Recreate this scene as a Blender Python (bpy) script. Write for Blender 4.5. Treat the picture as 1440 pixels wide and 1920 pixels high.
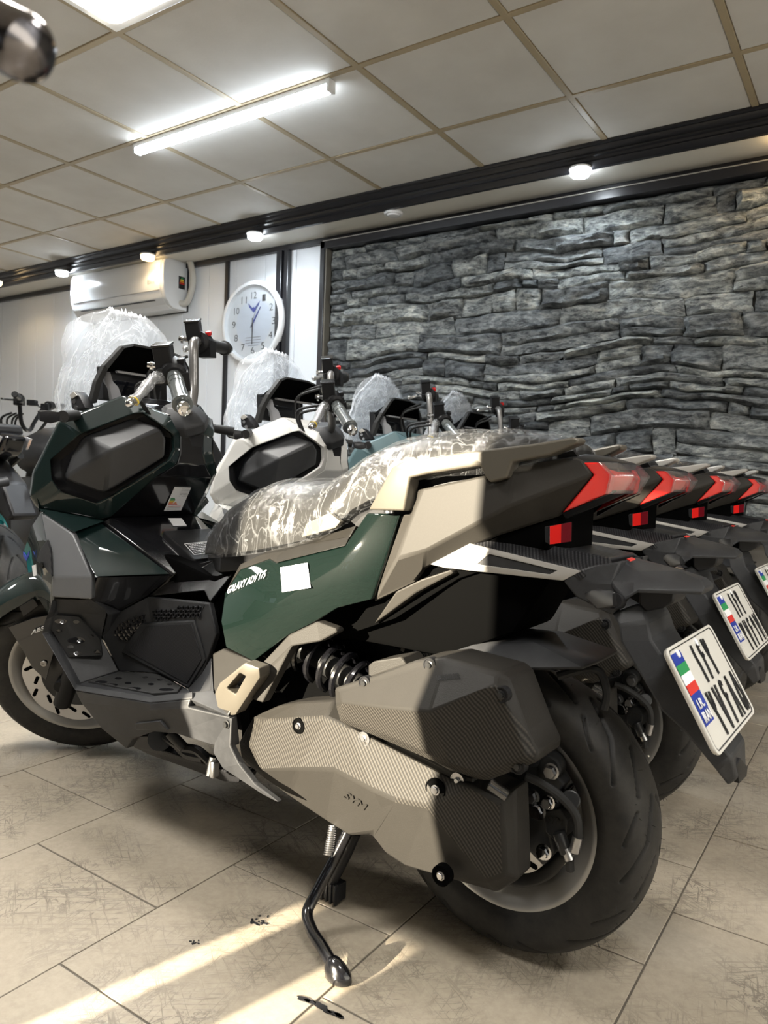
import bpy, bmesh, math, random
from mathutils import Vector, Matrix, noise
random.seed(7)
sc = bpy.context.scene
for o in list(bpy.data.objects): bpy.data.objects.remove(o)
COL = sc.collection
PI = math.pi

# ------------------------------------------------------------------ camera
F_PX, PITCH, ROLL, YAW, CAM_H = 1400.5, -.0515, .0366, -.5926, .843
CEIL = 2.344
def cam_axes():
    f = Vector((math.sin(YAW)*math.cos(PITCH), math.cos(YAW)*math.cos(PITCH), math.sin(PITCH)))
    r = Vector((math.cos(YAW), -math.sin(YAW), 0)); u = r.cross(f)
    return r*math.cos(ROLL)+u*math.sin(ROLL), -r*math.sin(ROLL)+u*math.cos(ROLL), f
CR, CU, CF = cam_axes()
CO = Vector((0, 0, CAM_H))
cd = bpy.data.cameras.new('camera'); cam = bpy.data.objects.new('camera', cd); COL.objects.link(cam)
m = Matrix((CR, CU, -CF)).transposed().to_4x4(); m.translation = CO
cam.matrix_world = m
cd.sensor_fit = 'VERTICAL'; cd.sensor_height = 32; cd.lens = F_PX*32/1920
cd.clip_start = .02; cd.clip_end = 60
cd.dof.use_dof = True; cd.dof.focus_distance = 1.6; cd.dof.aperture_fstop = cd.lens/3.4
sc.camera = cam

# ------------------------------------------------------------------ world, sun, exposure
sc.view_settings.view_transform = 'Standard'; sc.view_settings.look = 'None'
sc.view_settings.gamma = 1; sc.view_settings.use_curve_mapping = False
sc.view_settings.exposure = 0.25
w = bpy.data.worlds.new('sky'); sc.world = w; w.use_nodes = True
bg = w.node_tree.nodes['Background']; bg.inputs[0].default_value = (.75, .85, 1, 1); bg.inputs[1].default_value = .6
SUN_DIR = Vector((.235, .97, 0)).normalized()*math.cos(math.radians(14)) + Vector((0, 0, -math.sin(math.radians(14))))
sd = bpy.data.lights.new('sun', 'SUN'); sd.energy = 42; sd.angle = .005; sd.color = (1, .87, .68)
so = bpy.data.objects.new('sun', sd); COL.objects.link(so); so.rotation_euler = (-SUN_DIR).to_track_quat('Z', 'Y').to_euler()

# ------------------------------------------------------------------ pixel helpers (where things stand, traced once, then fixed in space)
def ray(px, py): return CF + CR*((px-720)/F_PX) - CU*((py-960)/F_PX)
def at_z(px, py, z): d = ray(px, py); return CO + d*((z-CAM_H)/d.z)
def at_y(px, py, y): d = ray(px, py); return CO + d*(y/d.y)
AZ, BX, BY = -.0385, -.532, 1.2554
BM = Matrix.Rotation(PI+AZ, 3, 'Z'); BMI = BM.transposed()
B0 = Vector((BX, BY, 0)); LO = BMI @ (CO-B0)
def P(px, py, y):                                   # scooter frame: x forward, y left, z up
    d = BMI @ ray(px, py); return LO + d*((y-LO.y)/d.y)
SAX = Vector((-math.sin(.47), 0, math.cos(.47))); SA = Vector((1.47, 0, 0))
SM = Matrix.Rotation(.778, 3, SAX); SMI = SM.transposed(); SLO = SMI @ (LO-SA) + SA
def S(px, py, y):                                   # steered frame
    d = SMI @ (BMI @ ray(px, py)); return SLO + d*((y-SLO.y)/d.y)
def st(v): return SM @ (Vector(v)-SA) + SA          # steered frame -> scooter frame

# ------------------------------------------------------------------ object helpers
def tag(o, label=None, cat=None, group=None, kind=None):
    if label: o['label'] = label
    if cat: o['category'] = cat
    if group: o['group'] = group
    if kind: o['kind'] = kind
    return o
def empty(name, loc, rz=0, **k):
    o = bpy.data.objects.new(name, None); COL.objects.link(o); o.location = loc; o.rotation_euler = (0, 0, rz)
    o.empty_display_size = .1
    return tag(o, **k)
def finish(bm, name, mat, parent=None, smooth=35, bevel=0, seg=2, bangle=20):
    bmesh.ops.remove_doubles(bm, verts=bm.verts, dist=1e-5)
    bmesh.ops.recalc_face_normals(bm, faces=bm.faces)
    if bevel:
        es = [e for e in bm.edges if len(e.link_faces) == 2 and e.calc_face_angle(0) > math.radians(bangle)]
        bf = set()
        if es: bf = set(bmesh.ops.bevel(bm, geom=es, offset=bevel, segments=seg, profile=.5, affect='EDGES', clamp_overlap=True)['faces'])
    if smooth:
        for f in bm.faces:
            f.smooth = True
            if bevel and f not in bf:                 # broad faces stay flat so that every facet reads crisply
                if bangle <= 14 or not any(len(e.link_faces) == 2 and not (set(e.link_faces) & bf) and .02 < e.calc_face_angle(0) for e in f.edges): f.smooth = False
        for e in bm.edges:
            if len(e.link_faces) == 2 and e.calc_face_angle(0) > math.radians(smooth): e.smooth = False
    me = bpy.data.meshes.new(name); bm.to_mesh(me); bm.free()
    if mat: me.materials.append(mat)
    o = bpy.data.objects.new(name, me); COL.objects.link(o)
    if parent: o.parent = parent
    return o
def link_copy(o, parent=None):
    c = o.copy(); COL.objects.link(c); c.parent = parent; return c
def xf_all(bm, f):
    for v in bm.verts: v.co = f(v.co)
def add_box(bm, c, s, rot=None, mat_index=0):
    r = bmesh.ops.create_cube(bm, size=1)['verts']; mt = rot or Matrix.Identity(3)
    for v in r: v.co = mt @ Vector((v.co.x*s[0], v.co.y*s[1], v.co.z*s[2])) + Vector(c)
    return r
def axis_mat(d):
    return Vector(d).normalized().to_track_quat('Z', 'Y').to_matrix()
def add_cyl(bm, a, b, r1, r2=None, n=20, caps=True):
    a, b = Vector(a), Vector(b); r2 = r1 if r2 is None else r2
    mt = axis_mat(b-a); ra, rb = [], []
    for i in range(n):
        t = 2*PI*i/n; d = mt @ Vector((math.cos(t), math.sin(t), 0))
        ra.append(bm.verts.new(a+d*r1)); rb.append(bm.verts.new(b+d*r2))
    for i in range(n): j = (i+1) % n; bm.faces.new((ra[i], ra[j], rb[j], rb[i]))
    if caps: bm.faces.new(ra[::-1]); bm.faces.new(rb)
def add_lathe(bm, a, d, prof, n=24, closed=False):   # prof: (distance along axis, radius)
    a = Vector(a); d = Vector(d).normalized(); mt = axis_mat(d); rings = []
    for h, r in prof:
        if r < 1e-6: rings.append([bm.verts.new(a+d*h)])
        else: rings.append([bm.verts.new(a+d*h+mt @ Vector((math.cos(2*PI*i/n)*r, math.sin(2*PI*i/n)*r, 0))) for i in range(n)])
    prs = list(zip(rings, rings[1:]))
    if closed: prs.append((rings[-1], rings[0]))
    for A, B in prs:
        for i in range(n):
            j = (i+1) % n
            if len(A) == 1 and len(B) == 1: continue
            if len(A) == 1: bm.faces.new((A[0], B[i], B[j]))
            elif len(B) == 1: bm.faces.new((A[i], A[j], B[0]))
            else: bm.faces.new((A[i], A[j], B[j], B[i]))
def smooth_path(pts, k=6):
    pts = [Vector(p) for p in pts]
    if len(pts) < 3: return pts
    out = []
    for i in range(len(pts)-1):
        p0 = pts[max(i-1, 0)]; p1 = pts[i]; p2 = pts[i+1]; p3 = pts[min(i+2, len(pts)-1)]
        for j in range(k):
            t = j/k
            out.append(.5*((2*p1)+(-p0+p2)*t+(2*p0-5*p1+4*p2-p3)*t*t+(-p0+3*p1-3*p2+p3)*t*t*t))
    out.append(pts[-1]); return out
def add_tube(bm, pts, r, n=10, k=6, taper=None):
    pts = smooth_path(pts, k); rings = []; up = Vector((0, 0, 1)); N = len(pts)
    t0 = (pts[1]-pts[0]).normalized(); side = t0.cross(up)
    if side.length < .1: side = t0.cross(Vector((1, 0, 0)))
    side.normalize()
    for i, p in enumerate(pts):
        t = (pts[min(i+1, N-1)]-pts[max(i-1, 0)]).normalized()
        side = (side - t*side.dot(t)).normalized(); u = side.cross(t)
        rr = r if taper is None else r*(1+(taper-1)*i/(N-1))
        rings.append([bm.verts.new(p+(side*math.cos(2*PI*q/n)+u*math.sin(2*PI*q/n))*rr) for q in range(n)])
    for A, B in zip(rings, rings[1:]):
        for i in range(n): j = (i+1) % n; bm.faces.new((A[i], A[j], B[j], B[i]))
    bm.faces.new(rings[0][::-1]); bm.faces.new(rings[-1])
def add_loft(bm, rings, caps=True, close=True):
    R_ = [[bm.verts.new(Vector(p)) for p in r] for r in rings]; n = len(R_[0])
    for A, B in zip(R_, R_[1:]):
        for i in range(n if close else n-1): j = (i+1) % n; bm.faces.new((A[i], A[j], B[j], B[i]))
    if caps: bm.faces.new(R_[0][::-1]); bm.faces.new(R_[-1])
def add_prism(bm, pts, off):                         # polygon extruded by off
    a = [bm.verts.new(Vector(p)) for p in pts]; b = [bm.verts.new(Vector(p)+Vector(off)) for p in pts]; n = len(a)
    bm.faces.new(a); bm.faces.new(b[::-1])
    for i in range(n): j = (i+1) % n; bm.faces.new((a[i], b[i], b[j], a[j]))
def add_sheet(bm, verts, faces, back):               # faceted panel given real thickness along back
    back = Vector(back)
    a = [bm.verts.new(Vector(v)) for v in verts]; b = [bm.verts.new(Vector(v)+back) for v in verts]
    cnt = {}
    for f in faces:
        bm.faces.new([a[i] for i in f]); bm.faces.new([b[i] for i in reversed(f)])
        for i in range(len(f)):
            e = (f[i], f[(i+1) % len(f)]); cnt[tuple(sorted(e))] = cnt.get(tuple(sorted(e)), []) + [e]
    for k_, es in cnt.items():
        if len(es) == 1: i, j = es[0]; bm.faces.new((a[j], a[i], b[i], b[j]))
def box_obj(name, c, s, mat, parent=None, bevel=0, rot=None, **k):
    bm = bmesh.new(); add_box(bm, c, s, rot); return tag(finish(bm, name, mat, parent, bevel=bevel), **k)

from mathutils.bvhtree import BVHTree
_bvh = {}
def hit(o, px, py, lift=.001):                       # where the reference ray meets a finished part, lifted towards the viewer
    if o.name not in _bvh:
        me = o.data; _bvh[o.name] = BVHTree.FromPolygons([v.co.copy() for v in me.vertices], [tuple(p.vertices) for p in me.polygons])
    d = (BMI @ ray(px, py)).normalized(); loc, nn, idx, dist = _bvh[o.name].ray_cast(LO, d)
    if loc is None:
        q = _bvh[o.name].find_nearest(LO+d*2.0); return None, None
    if nn.dot(d) > 0: nn = -nn
    return loc+nn*lift, nn
def decal(name, o, pl, m_, thick=.003, parent=None, lift=.0, sub=0, bevel=0, smooth=0):   # raised plate following the part beneath
    ps = []
    n_ = len(pl)
    for i in range(n_):
        a, b = pl[i], pl[(i+1) % n_]
        for k in range(sub+1): t = k/(sub+1); ps.append((a[0]*(1-t)+b[0]*t, a[1]*(1-t)+b[1]*t))
    vs, ns = [], Vector()
    for p in ps:
        l, nn = hit(o, p[0], p[1], lift)
        if l is None: continue
        vs.append(l); ns += nn
    if len(vs) < 3: return None
    ns.normalize(); bm = bmesh.new(); add_prism(bm, [v+ns*thick for v in vs], -ns*(thick+.002)); return finish(bm, name, m_, parent, bevel=bevel, smooth=smooth)
def text_mesh(s, spacing=1.0, shear=0, bold=0):
    c = bpy.data.curves.new('t', 'FONT'); c.body = s; c.size = 1; c.space_character = spacing; c.shear = shear; c.offset = bold
    c.resolution_u = 3
    o = bpy.data.objects.new('t', c); COL.objects.link(o)
    dg = bpy.context.evaluated_depsgraph_get(); dg.update()
    me = bpy.data.meshes.new_from_object(o.evaluated_get(dg))
    bpy.data.objects.remove(o); bpy.data.curves.remove(c); return me
def text_quad(name, s, q, mat, parent=None, lift=.0008, depth=.0006, **k):   # q: bottom-left, bottom-right, top-right, top-left
    me = text_mesh(s, **k); q = [Vector(v) for v in q]
    xs = [v.co.x for v in me.vertices]; ys = [v.co.y for v in me.vertices]
    if not xs: return None
    x0, x1, y0, y1 = min(xs), max(xs), min(ys), max(ys)
    n = (q[1]-q[0]).cross(q[3]-q[0]).normalized()
    bm = bmesh.new(); bm.from_mesh(me); bpy.data.meshes.remove(me)
    r = bmesh.ops.extrude_face_region(bm, geom=bm.faces[:]); top = {v for v in r['geom'] if isinstance(v, bmesh.types.BMVert)}
    for v in bm.verts:
        a = (v.co.x-x0)/(x1-x0); b = (v.co.y-y0)/(y1-y0)
        p = (q[0]*(1-a)+q[1]*a)*(1-b)+(q[3]*(1-a)+q[2]*a)*b
        v.co = p+n*(lift+(depth if v in top else 0))
    return finish(bm, name, mat, parent, smooth=0)
# ------------------------------------------------------------------ materials
def mat(name, col, rough=.5, metal=0., coat=0., spec=.5, coat_rough=.05, alpha=None):
    m = bpy.data.materials.new(name); m.use_nodes = True; b = m.node_tree.nodes['Principled BSDF']
    b.inputs['Base Color'].default_value = (*col, 1); b.inputs['Roughness'].default_value = rough
    b.inputs['Metallic'].default_value = metal; b.inputs['Coat Weight'].default_value = coat
    b.inputs['Coat Roughness'].default_value = coat_rough; b.inputs['Specular IOR Level'].default_value = spec
    return m
class NT:
    def __init__(s, m): s.t = m.node_tree; s.n = s.t.nodes; s.b = s.n.get('Principled BSDF')
    def new(s, ty, **k):
        n = s.n.new(ty)
        for a, v in k.items():
            if hasattr(n, a): setattr(n, a, v)
        return n
    def link(s, a, b): s.t.links.new(a, b)
    def coord(s, kind='Object', scale=(1, 1, 1), rot=(0, 0, 0)):
        c = s.new('ShaderNodeTexCoord'); mp = s.new('ShaderNodeMapping'); mp.inputs['Scale'].default_value = scale
        mp.inputs['Rotation'].default_value = rot; s.link(c.outputs[kind], mp.inputs[0]); return mp.outputs[0]
    def noise(s, co, scale, detail=4, rough=.55, dist=0):
        n = s.new('ShaderNodeTexNoise'); n.inputs['Scale'].default_value = scale; n.inputs['Detail'].default_value = detail
        n.inputs['Roughness'].default_value = rough; n.inputs['Distortion'].default_value = dist; s.link(co, n.inputs['Vector']); return n.outputs['Fac']
    def ramp(s, f, stops, interp='LINEAR'):
        r = s.new('ShaderNodeValToRGB'); r.color_ramp.interpolation = interp; e = r.color_ramp.elements
        while len(e) < len(stops): e.new(.5)
        for i, (p, c) in enumerate(stops):
            e[i].position = p; e[i].color = (*c, 1) if len(c) == 3 else c
        s.link(f, r.inputs[0]); return r.outputs[0]
    def math(s, op, a, b=None, c=None):
        n = s.new('ShaderNodeMath', operation=op)
        for i, v in enumerate((a, b, c)):
            if v is None: continue
            if isinstance(v, (int, float)): n.inputs[i].default_value = v
            else: s.link(v, n.inputs[i])
        return n.outputs[0]
    def mix(s, f, a, b, blend='MIX'):
        n = s.new('ShaderNodeMix', data_type='RGBA', blend_type=blend)
        for i, v in ((0, f), (6, a), (7, b)):
            if isinstance(v, (int, float)): n.inputs[i].default_value = v
            elif isinstance(v, tuple): n.inputs[i].default_value = (*v, 1)
            else: s.link(v, n.inputs[i])
        return n.outputs[2]
    def bump(s, h, strength=.3, dist=.01):
        n = s.new('ShaderNodeBump'); n.inputs['Strength'].default_value = strength; n.inputs['Distance'].default_value = dist
        s.link(h, n.inputs['Height']); s.link(n.outputs[0], s.b.inputs['Normal']); return n
def emit(name, col, strength):
    m = bpy.data.materials.new(name); m.use_nodes = True; t = m.node_tree; t.nodes.clear()
    e = t.nodes.new('ShaderNodeEmission'); e.inputs[0].default_value = (*col, 1); e.inputs[1].default_value = strength
    o = t.nodes.new('ShaderNodeOutputMaterial'); t.links.new(e.outputs[0], o.inputs[0]); return m

def paint(name, col, metal=.35, rough=.35, flake=.25, coat=1.):
    m = mat(name, col, rough, metal, coat); n = NT(m); co = n.coord()
    f = n.noise(co, 2400, 1); c2 = tuple(min(1, x*(1+flake*9)) for x in col)
    n.link(n.ramp(f, [(.55, col), (.72, c2)]), n.b.inputs['Base Color']); return m
M = {}
M['green'] = paint('dark_green_paint_shade', (.0028, .0085, .008), .4, .3, .3)
M['green_sunlit'] = paint('dark_green_paint_sunlit', (.0012, .0036, .0027), .15, .35, .5)  # same paint as the shaded front, darkened where the sun falls
M['white_paint'] = mat('white_paint', (.62, .61, .58), .3, 0, 1.)
M['teal_paint'] = mat('grey_teal_paint', (.06, .11, .12), .45, 0, .3, coat_rough=.3)
M['dark_paint'] = paint('graphite_paint', (.02, .022, .025), .4, .35, .2)
def plastic(name, col, rough=.5, grain=.25, gscale=900, dust=0.):
    m = mat(name, col, rough); n = NT(m); co = n.coord(); n.bump(n.noise(co, gscale, 2), grain, .0006)
    d = n.noise(n.coord(scale=(1, 1, 1)), 9, 6, .7)
    n.link(n.ramp(d, [(.45, col), (.8, tuple(x*(1.15+dust)+.012*dust for x in col))]), n.b.inputs['Base Color']); return m
M['black'] = plastic('black_plastic', (.012, .012, .013), .42)
M['gloss'] = mat('gloss_black', (.004, .004, .005), .2, 0, .6)
M['matte'] = plastic('matte_charcoal_plastic', (.020, .0205, .022), .5, .3, dust=.6)
M['lid'] = plastic('glovebox_plastic', (.026, .027, .029), .5, .2)
M['taupe'] = paint('taupe_satin_metallic', (.027, .0247, .0215), .1, .55, .06, .05)
M['rail'] = mat('champagne_rail', (.095, .085, .068), .38, .3)
n = NT(M['rail']); n.bump(n.noise(n.coord(), 700, 2), .2, .0005)
M['silver'] = mat('silver_paint', (.34, .325, .30), .45, .3)
M['chrome'] = mat('chrome', (.75, .75, .76), .08, 1.)
M['steel'] = mat('brushed_steel', (.45, .45, .46), .3, 1.)
M['iron'] = mat('black_metal', (.02, .02, .02), .35, .3)
M['barmetal'] = mat('grey_handlebar', (.16, .155, .15), .32, .6)
M['alu'] = mat('rim_silver', (.36, .35, .33), .38, .55)
M['rimblack'] = mat('rim_black', (.012, .012, .012), .35, .2)
M['disc'] = mat('brake_disc', (.55, .54, .53), .35, .7)
M['rubber'] = mat('rubber', (.018, .018, .018), .6)
M['dark'] = mat('dark_mechanics_shade', (.0014, .0014, .0014), .8, spec=.02)  # near-black for mechanics, also paints shaded gaps and recesses
m = mat('tyre_rubber', (.016, .016, .017), .6, spec=.3); n = NT(m)
dn = n.noise(n.coord(), 14, 8, .75)
at_ = n.new('ShaderNodeAttribute'); at_.attribute_name = 'groove'
n.link(n.mix(at_.outputs['Fac'], n.ramp(dn, [(.40, (.014, .0135, .013)), (.78, (.040, .037, .032))]), (.0015, .0015, .0015)), n.b.inputs['Base Color']); n.bump(n.noise(n.coord(), 160, 3), .25, .001)
M['tyre'] = m
def carbon(name, col, hi, rough, sc_=330, rot=(0, 0.9, 0)):
    m = mat(name, col, rough); n = NT(m)
    w1 = n.new('ShaderNodeTexWave', wave_type='BANDS', bands_direction='Z'); w1.inputs['Scale'].default_value = sc_/6.28*1.05
    w2 = n.new('ShaderNodeTexWave', wave_type='BANDS', bands_direction='X'); w2.inputs['Scale'].default_value = sc_/6.28*1.05
    co = n.coord(rot=rot); n.link(co, w1.inputs['Vector']); n.link(co, w2.inputs['Vector'])
    mul = n.math('MULTIPLY', w1.outputs['Fac'], w2.outputs['Fac']); s_ = n.math('ADD', n.math('MULTIPLY', mul, .35), n.math('MULTIPLY', w1.outputs['Fac'], .7))
    n.link(n.ramp(s_, [(.1, col), (.9, hi)]), n.b.inputs['Base Color']); n.bump(s_, .45, .0007); return m
M['carbon'] = carbon('carbon_weave_plastic', (.013, .0118, .0105), (.044, .040, .034), .55)
M['carbon_dark'] = carbon('dark_carbon_weave', (.010, .010, .011), (.030, .030, .032), .38, 450)
M['cover'] = plastic('engine_cover_satin', (.020, .0184, .0162), .55, .5, 700)
M['red'] = mat('red_lens', (.62, .015, .012), .12, 0, .6)
M['darkred'] = mat('dark_red_lens', (.12, .005, .01), .12, 0, .6)
M['smoke'] = mat('smoked_lens', (.012, .012, .013), .3, spec=.35)
def clearmat(name, tint=(1, 1, 1), refl=.12, white=0.0, crinkle=0, wcol=(.85, .87, .9), lw=.42, bs=.6):
    m = bpy.data.materials.new(name); m.use_nodes = True; n = NT(m); n.n.clear()
    out = n.new('ShaderNodeOutputMaterial'); tr = n.new('ShaderNodeBsdfTransparent'); tr.inputs[0].default_value = (*tint, 1)
    gl = n.new('ShaderNodeBsdfGlossy'); gl.inputs['Roughness'].default_value = .12 if crinkle else .04
    df = n.new('ShaderNodeBsdfDiffuse'); df.inputs[0].default_value = (*wcol, 1)
    tl = n.new('ShaderNodeBsdfTranslucent'); tl.inputs[0].default_value = (*wcol, 1)
    a = n.new('ShaderNodeMixShader'); a.inputs[0].default_value = refl; n.link(tr.outputs[0], a.inputs[1]); n.link(gl.outputs[0], a.inputs[2])
    d = n.new('ShaderNodeMixShader'); d.inputs[0].default_value = .4; n.link(df.outputs[0], d.inputs[1]); n.link(tl.outputs[0], d.inputs[2])
    b = n.new('ShaderNodeMixShader'); n.link(a.outputs[0], b.inputs[1]); n.link(d.outputs[0], b.inputs[2]); n.link(b.outputs[0], out.inputs[0])
    b.inputs[0].default_value = white
    if crinkle:
        co = n.coord(scale=(1.3, 1.1, .55), rot=(.2, .5, 0)); wp = n.new('ShaderNodeTexNoise'); wp.inputs['Scale'].default_value = crinkle*.7; n.link(co, wp.inputs['Vector'])
        ad = n.new('ShaderNodeMixRGB', blend_type='ADD'); ad.inputs[0].default_value = .18; n.link(co, ad.inputs[1]); n.link(wp.outputs['Color'], ad.inputs[2])
        v = n.new('ShaderNodeTexVoronoi', feature='DISTANCE_TO_EDGE'); v.inputs['Scale'].default_value = crinkle; n.link(ad.outputs[0], v.inputs['Vector'])
        ns = n.noise(ad.outputs[0], crinkle*1.6, 5, .6, 1.2)
        rid = n.math('ABSOLUTE', n.math('SUBTRACT', ns, .5))
        line = n.math('SUBTRACT', 1, n.math('MINIMUM', n.math('MULTIPLY', rid, 62), 1))
        l2 = n.math('SUBTRACT', 1, n.math('MINIMUM', n.math('MULTIPLY', v.outputs[0], 30), 1))
        patch = n.noise(co, crinkle*.45, 3)
        lines = n.math('MULTIPLY', n.math('ADD', n.math('MULTIPLY', line, lw), n.math('MULTIPLY', l2, .18)), n.math('MULTIPLY', patch, 1.5))
        n.link(n.math('ADD', lines, white), b.inputs[0])
        bp = n.new('ShaderNodeBump'); bp.inputs['Strength'].default_value = bs; bp.inputs['Distance'].default_value = .012
        n.link(ns, bp.inputs['Height']); n.link(bp.outputs[0], gl.inputs['Normal']); n.link(bp.outputs[0], df.inputs['Normal'])
    return m
M['lens'] = clearmat('clear_lens', (.95, .95, .96), .16, .02)
M['screen'] = clearmat('clear_windscreen', (.96, .97, .98), .08, .03)
M['wrap'] = clearmat('crinkled_plastic_wrap', (.95, .96, .97), .06, .25, 7)
M['seatwrap'] = clearmat('seat_plastic_wrap', (.90, .90, .90), .06, .015, 15, lw=.15, bs=.35)
M['bag'] = clearmat('lever_plastic_bag', (.7, .7, .7), .2, .12, 30)
M['seat'] = plastic('seat_vinyl', (.014, .0133, .012), .5, .4)
M['seatblack'] = plastic('seat_vinyl_black', (.02, .02, .021), .5, .4)
M['badge'] = mat('beige_badge', (.12, .11, .09), .45)
M['label'] = mat('white_sticker', (.85, .85, .86), .4)
M['ink'] = mat('print_black', (.01, .01, .012), .5)
M['letter'] = mat('print_silver', (.7, .7, .7), .4)
M['blue'] = mat('print_blue', (.01, .035, .30), .4)
M['sgreen'] = mat('print_green', (.02, .26, .08), .4)
M['sred'] = mat('print_red', (.6, .03, .02), .4)
M['orange'] = mat('print_orange', (.75, .25, .02), .4)
M['yellow'] = mat('print_yellow', (.70, .55, .04), .4)
M['redbtn'] = mat('red_switch', (.6, .01, .01), .35)
M['plate'] = mat('plate_white', (.62, .605, .56), .35, 0, .2)
M['lcd'] = mat('dash_glass', (.008, .009, .012), .06, 0, 1)
M['dashgrey'] = mat('dash_trim_grey', (.30, .30, .31), .35, .4)
M['yellowband'] = mat('rubber_band', (.75, .55, .05), .5)
M['teal_rim'] = mat('turquoise_rim', (.02, .36, .38), .35, .1, .5)
M['wallpanel'] = mat('white_wall_panel', (.80, .83, .87), .38, 0, .1, coat_rough=.2)
n = NT(M['wallpanel']); n.bump(n.noise(n.coord(scale=(1, 1, .15)), 60, 4), .06, .002)
M['trimblack'] = mat('black_trim', (.012, .012, .015), .32, 0, .15, coat_rough=.2)
M['soffit'] = mat('soffit_panel', (.70, .68, .62), .4)
m = mat('ceiling_tile', (.48, .46, .43), .7, spec=.2); n = NT(m)
dn = n.noise(n.new('ShaderNodeNewGeometry').outputs['Position'], 3.2, 5)
n.link(n.ramp(dn, [(.35, (.58, .56, .525)), (.75, (.66, .645, .61))]), n.b.inputs['Base Color']); n.bump(n.noise(n.coord(), 95, 3), .12, .003)
M['tile'] = m
M['grid'] = mat('ceiling_grid_beige', (.38, .31, .20), .45)
M['acwhite'] = mat('air_conditioner_white', (.72, .73, .74), .2, 0, .4)
M['white'] = mat('white_plastic', (.78, .79, .80), .25, 0, .4)
M['led'] = emit('led_white', (.82, .91, 1), 26)
M['panel_led'] = emit('panel_led', (1, .97, .9), 9)
M['spot_w'] = emit('spot_white', (.85, .93, 1), 34)
M['spot_y'] = emit('spot_warm', (1, .70, .36), 14)
# floor
m = mat('floor_vinyl', (.36, .30, .22), .32, 0, .15, coat_rough=.25); n = NT(m); co = n.new('ShaderNodeNewGeometry').outputs['Position']; oi = n.new('ShaderNodeObjectInfo')
big = n.noise(co, 1.3, 6, .6, .6); c0 = n.ramp(big, [(.3, (.30, .255, .195)), (.5, (.375, .325, .25)), (.72, (.46, .40, .315))])
fine = n.noise(co, 60, 5, .7); c1 = n.mix(.25, c0, n.ramp(fine, [(.35, (.25, .21, .165)), (.65, (.5, .45, .37))]))
def crack(scale, width, seed, dist):
    mp = n.new('ShaderNodeMapping'); mp.inputs['Location'].default_value = (seed, seed*.7, 0); n.link(co, mp.inputs[0])
    f = n.noise(mp.outputs[0], scale, 7, .62, dist); a = n.math('ABSOLUTE', n.math('SUBTRACT', f, .5))
    return n.math('SUBTRACT', 1, n.math('MINIMUM', n.math('MULTIPLY', a, width), 1))
def scratch(scale, rot, seed, stretch=14):
    mp = n.new('ShaderNodeMapping'); mp.inputs['Rotation'].default_value = (0, 0, rot); mp.inputs['Location'].default_value = (seed, seed*1.3, 0); n.link(co, mp.inputs[0])
    mp2 = n.new('ShaderNodeMapping'); mp2.inputs['Scale'].default_value = (1, stretch, 1); n.link(mp.outputs[0], mp2.inputs[0])
    f = n.noise(mp2.outputs[0], scale, 4, .5, .25); a = n.math('ABSOLUTE', n.math('SUBTRACT', f, .5))
    return n.math('SUBTRACT', 1, n.math('MINIMUM', n.math('MULTIPLY', a, 75), 1))
lines = None
for s_ in (crack(3.2, 95, 3.1, 2.0), crack(7, 70, 8.3, 1.5), scratch(2.2, .5, 1), scratch(2.6, -.6, 5), scratch(3.5, 1.4, 9), scratch(3.0, 2.4, 12)):
    lines = s_ if lines is None else n.math('MAXIMUM', lines, s_)
msk = n.ramp(n.noise(co, 5, 3), [(.42, (0, 0, 0)), (.62, (1, 1, 1))])
lines = n.math('MULTIPLY', lines, msk)
n.link(n.mix(n.math('MULTIPLY', lines, .75), c1, (.10, .085, .07)), n.b.inputs['Base Color'])
n.link(n.ramp(big, [(.3, (.25,)*3), (.7, (.42,)*3)]), n.b.inputs['Roughness'])
n.bump(n.math('ADD', n.math('MULTIPLY', lines, -.6), n.math('MULTIPLY', fine, .25)), .25, .002)
M['floor'] = m
M['grout'] = mat('floor_joint', (.11, .095, .075), .7)
# stone
m = mat('slate_stone', (.2, .2, .2), .5); n = NT(m); co = n.coord(scale=(1, 1, 2.6)); oi = n.new('ShaderNodeObjectInfo')
mp = n.new('ShaderNodeMapping'); n.link(co, mp.inputs[0]); cb = n.new('ShaderNodeCombineXYZ')
n.link(n.math('MULTIPLY', oi.outputs['Random'], 37), cb.inputs[0]); n.link(cb.outputs[0], mp.inputs['Location'])
a = n.noise(mp.outputs[0], 7, 8, .72, .9); b_ = n.noise(mp.outputs[0], 24, 6, .7, .5)
c0 = n.ramp(a, [(.36, (.006, .008, .012)), (.45, (.05, .058, .066)), (.53, (.17, .19, .20)), (.66, (.58, .58, .54))])
c0 = n.mix(.42, c0, n.ramp(b_, [(.40, (.015, .017, .021)), (.60, (.48, .50, .49))]), 'MIX')
sh = n.ramp(oi.outputs['Random'], [(0, (.45, .47, .5)), (.5, (.9, .9, .9)), (1, (1.5, 1.48, 1.4))])
n.link(n.mix(1, c0, sh, 'MULTIPLY'), n.b.inputs['Base Color']); n.bump(n.math('ADD', a, n.math('MULTIPLY', b_, .5)), .9, .03)
n.b.inputs['Roughness'].default_value = .38
M['stone'] = m
M['mortar'] = mat('stone_backing', (.10, .095, .085), .9)
M['glass'] = clearmat('window_glass', (.97, .98, .98), .06, 0)

M['heel'] = plastic('dusty_brown_plastic', (.011, .010, .0085), .4, .3, dust=.1)
M['chrome_darkened'] = mat('chrome_dark_reflection', (.22, .21, .22), .12, 1.)  # chrome darkened to stand in for dark reflections
M['guard'] = plastic('lightened_guard_plastic', (.105, .108, .113), .45, .3)  # dark matte plastic lightened to carry the ceiling's reflection
M['frontwall'] = mat('dim_front_wall', (.06, .055, .05), .8)  # unseen wall coloured dark so it bounces little light

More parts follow.
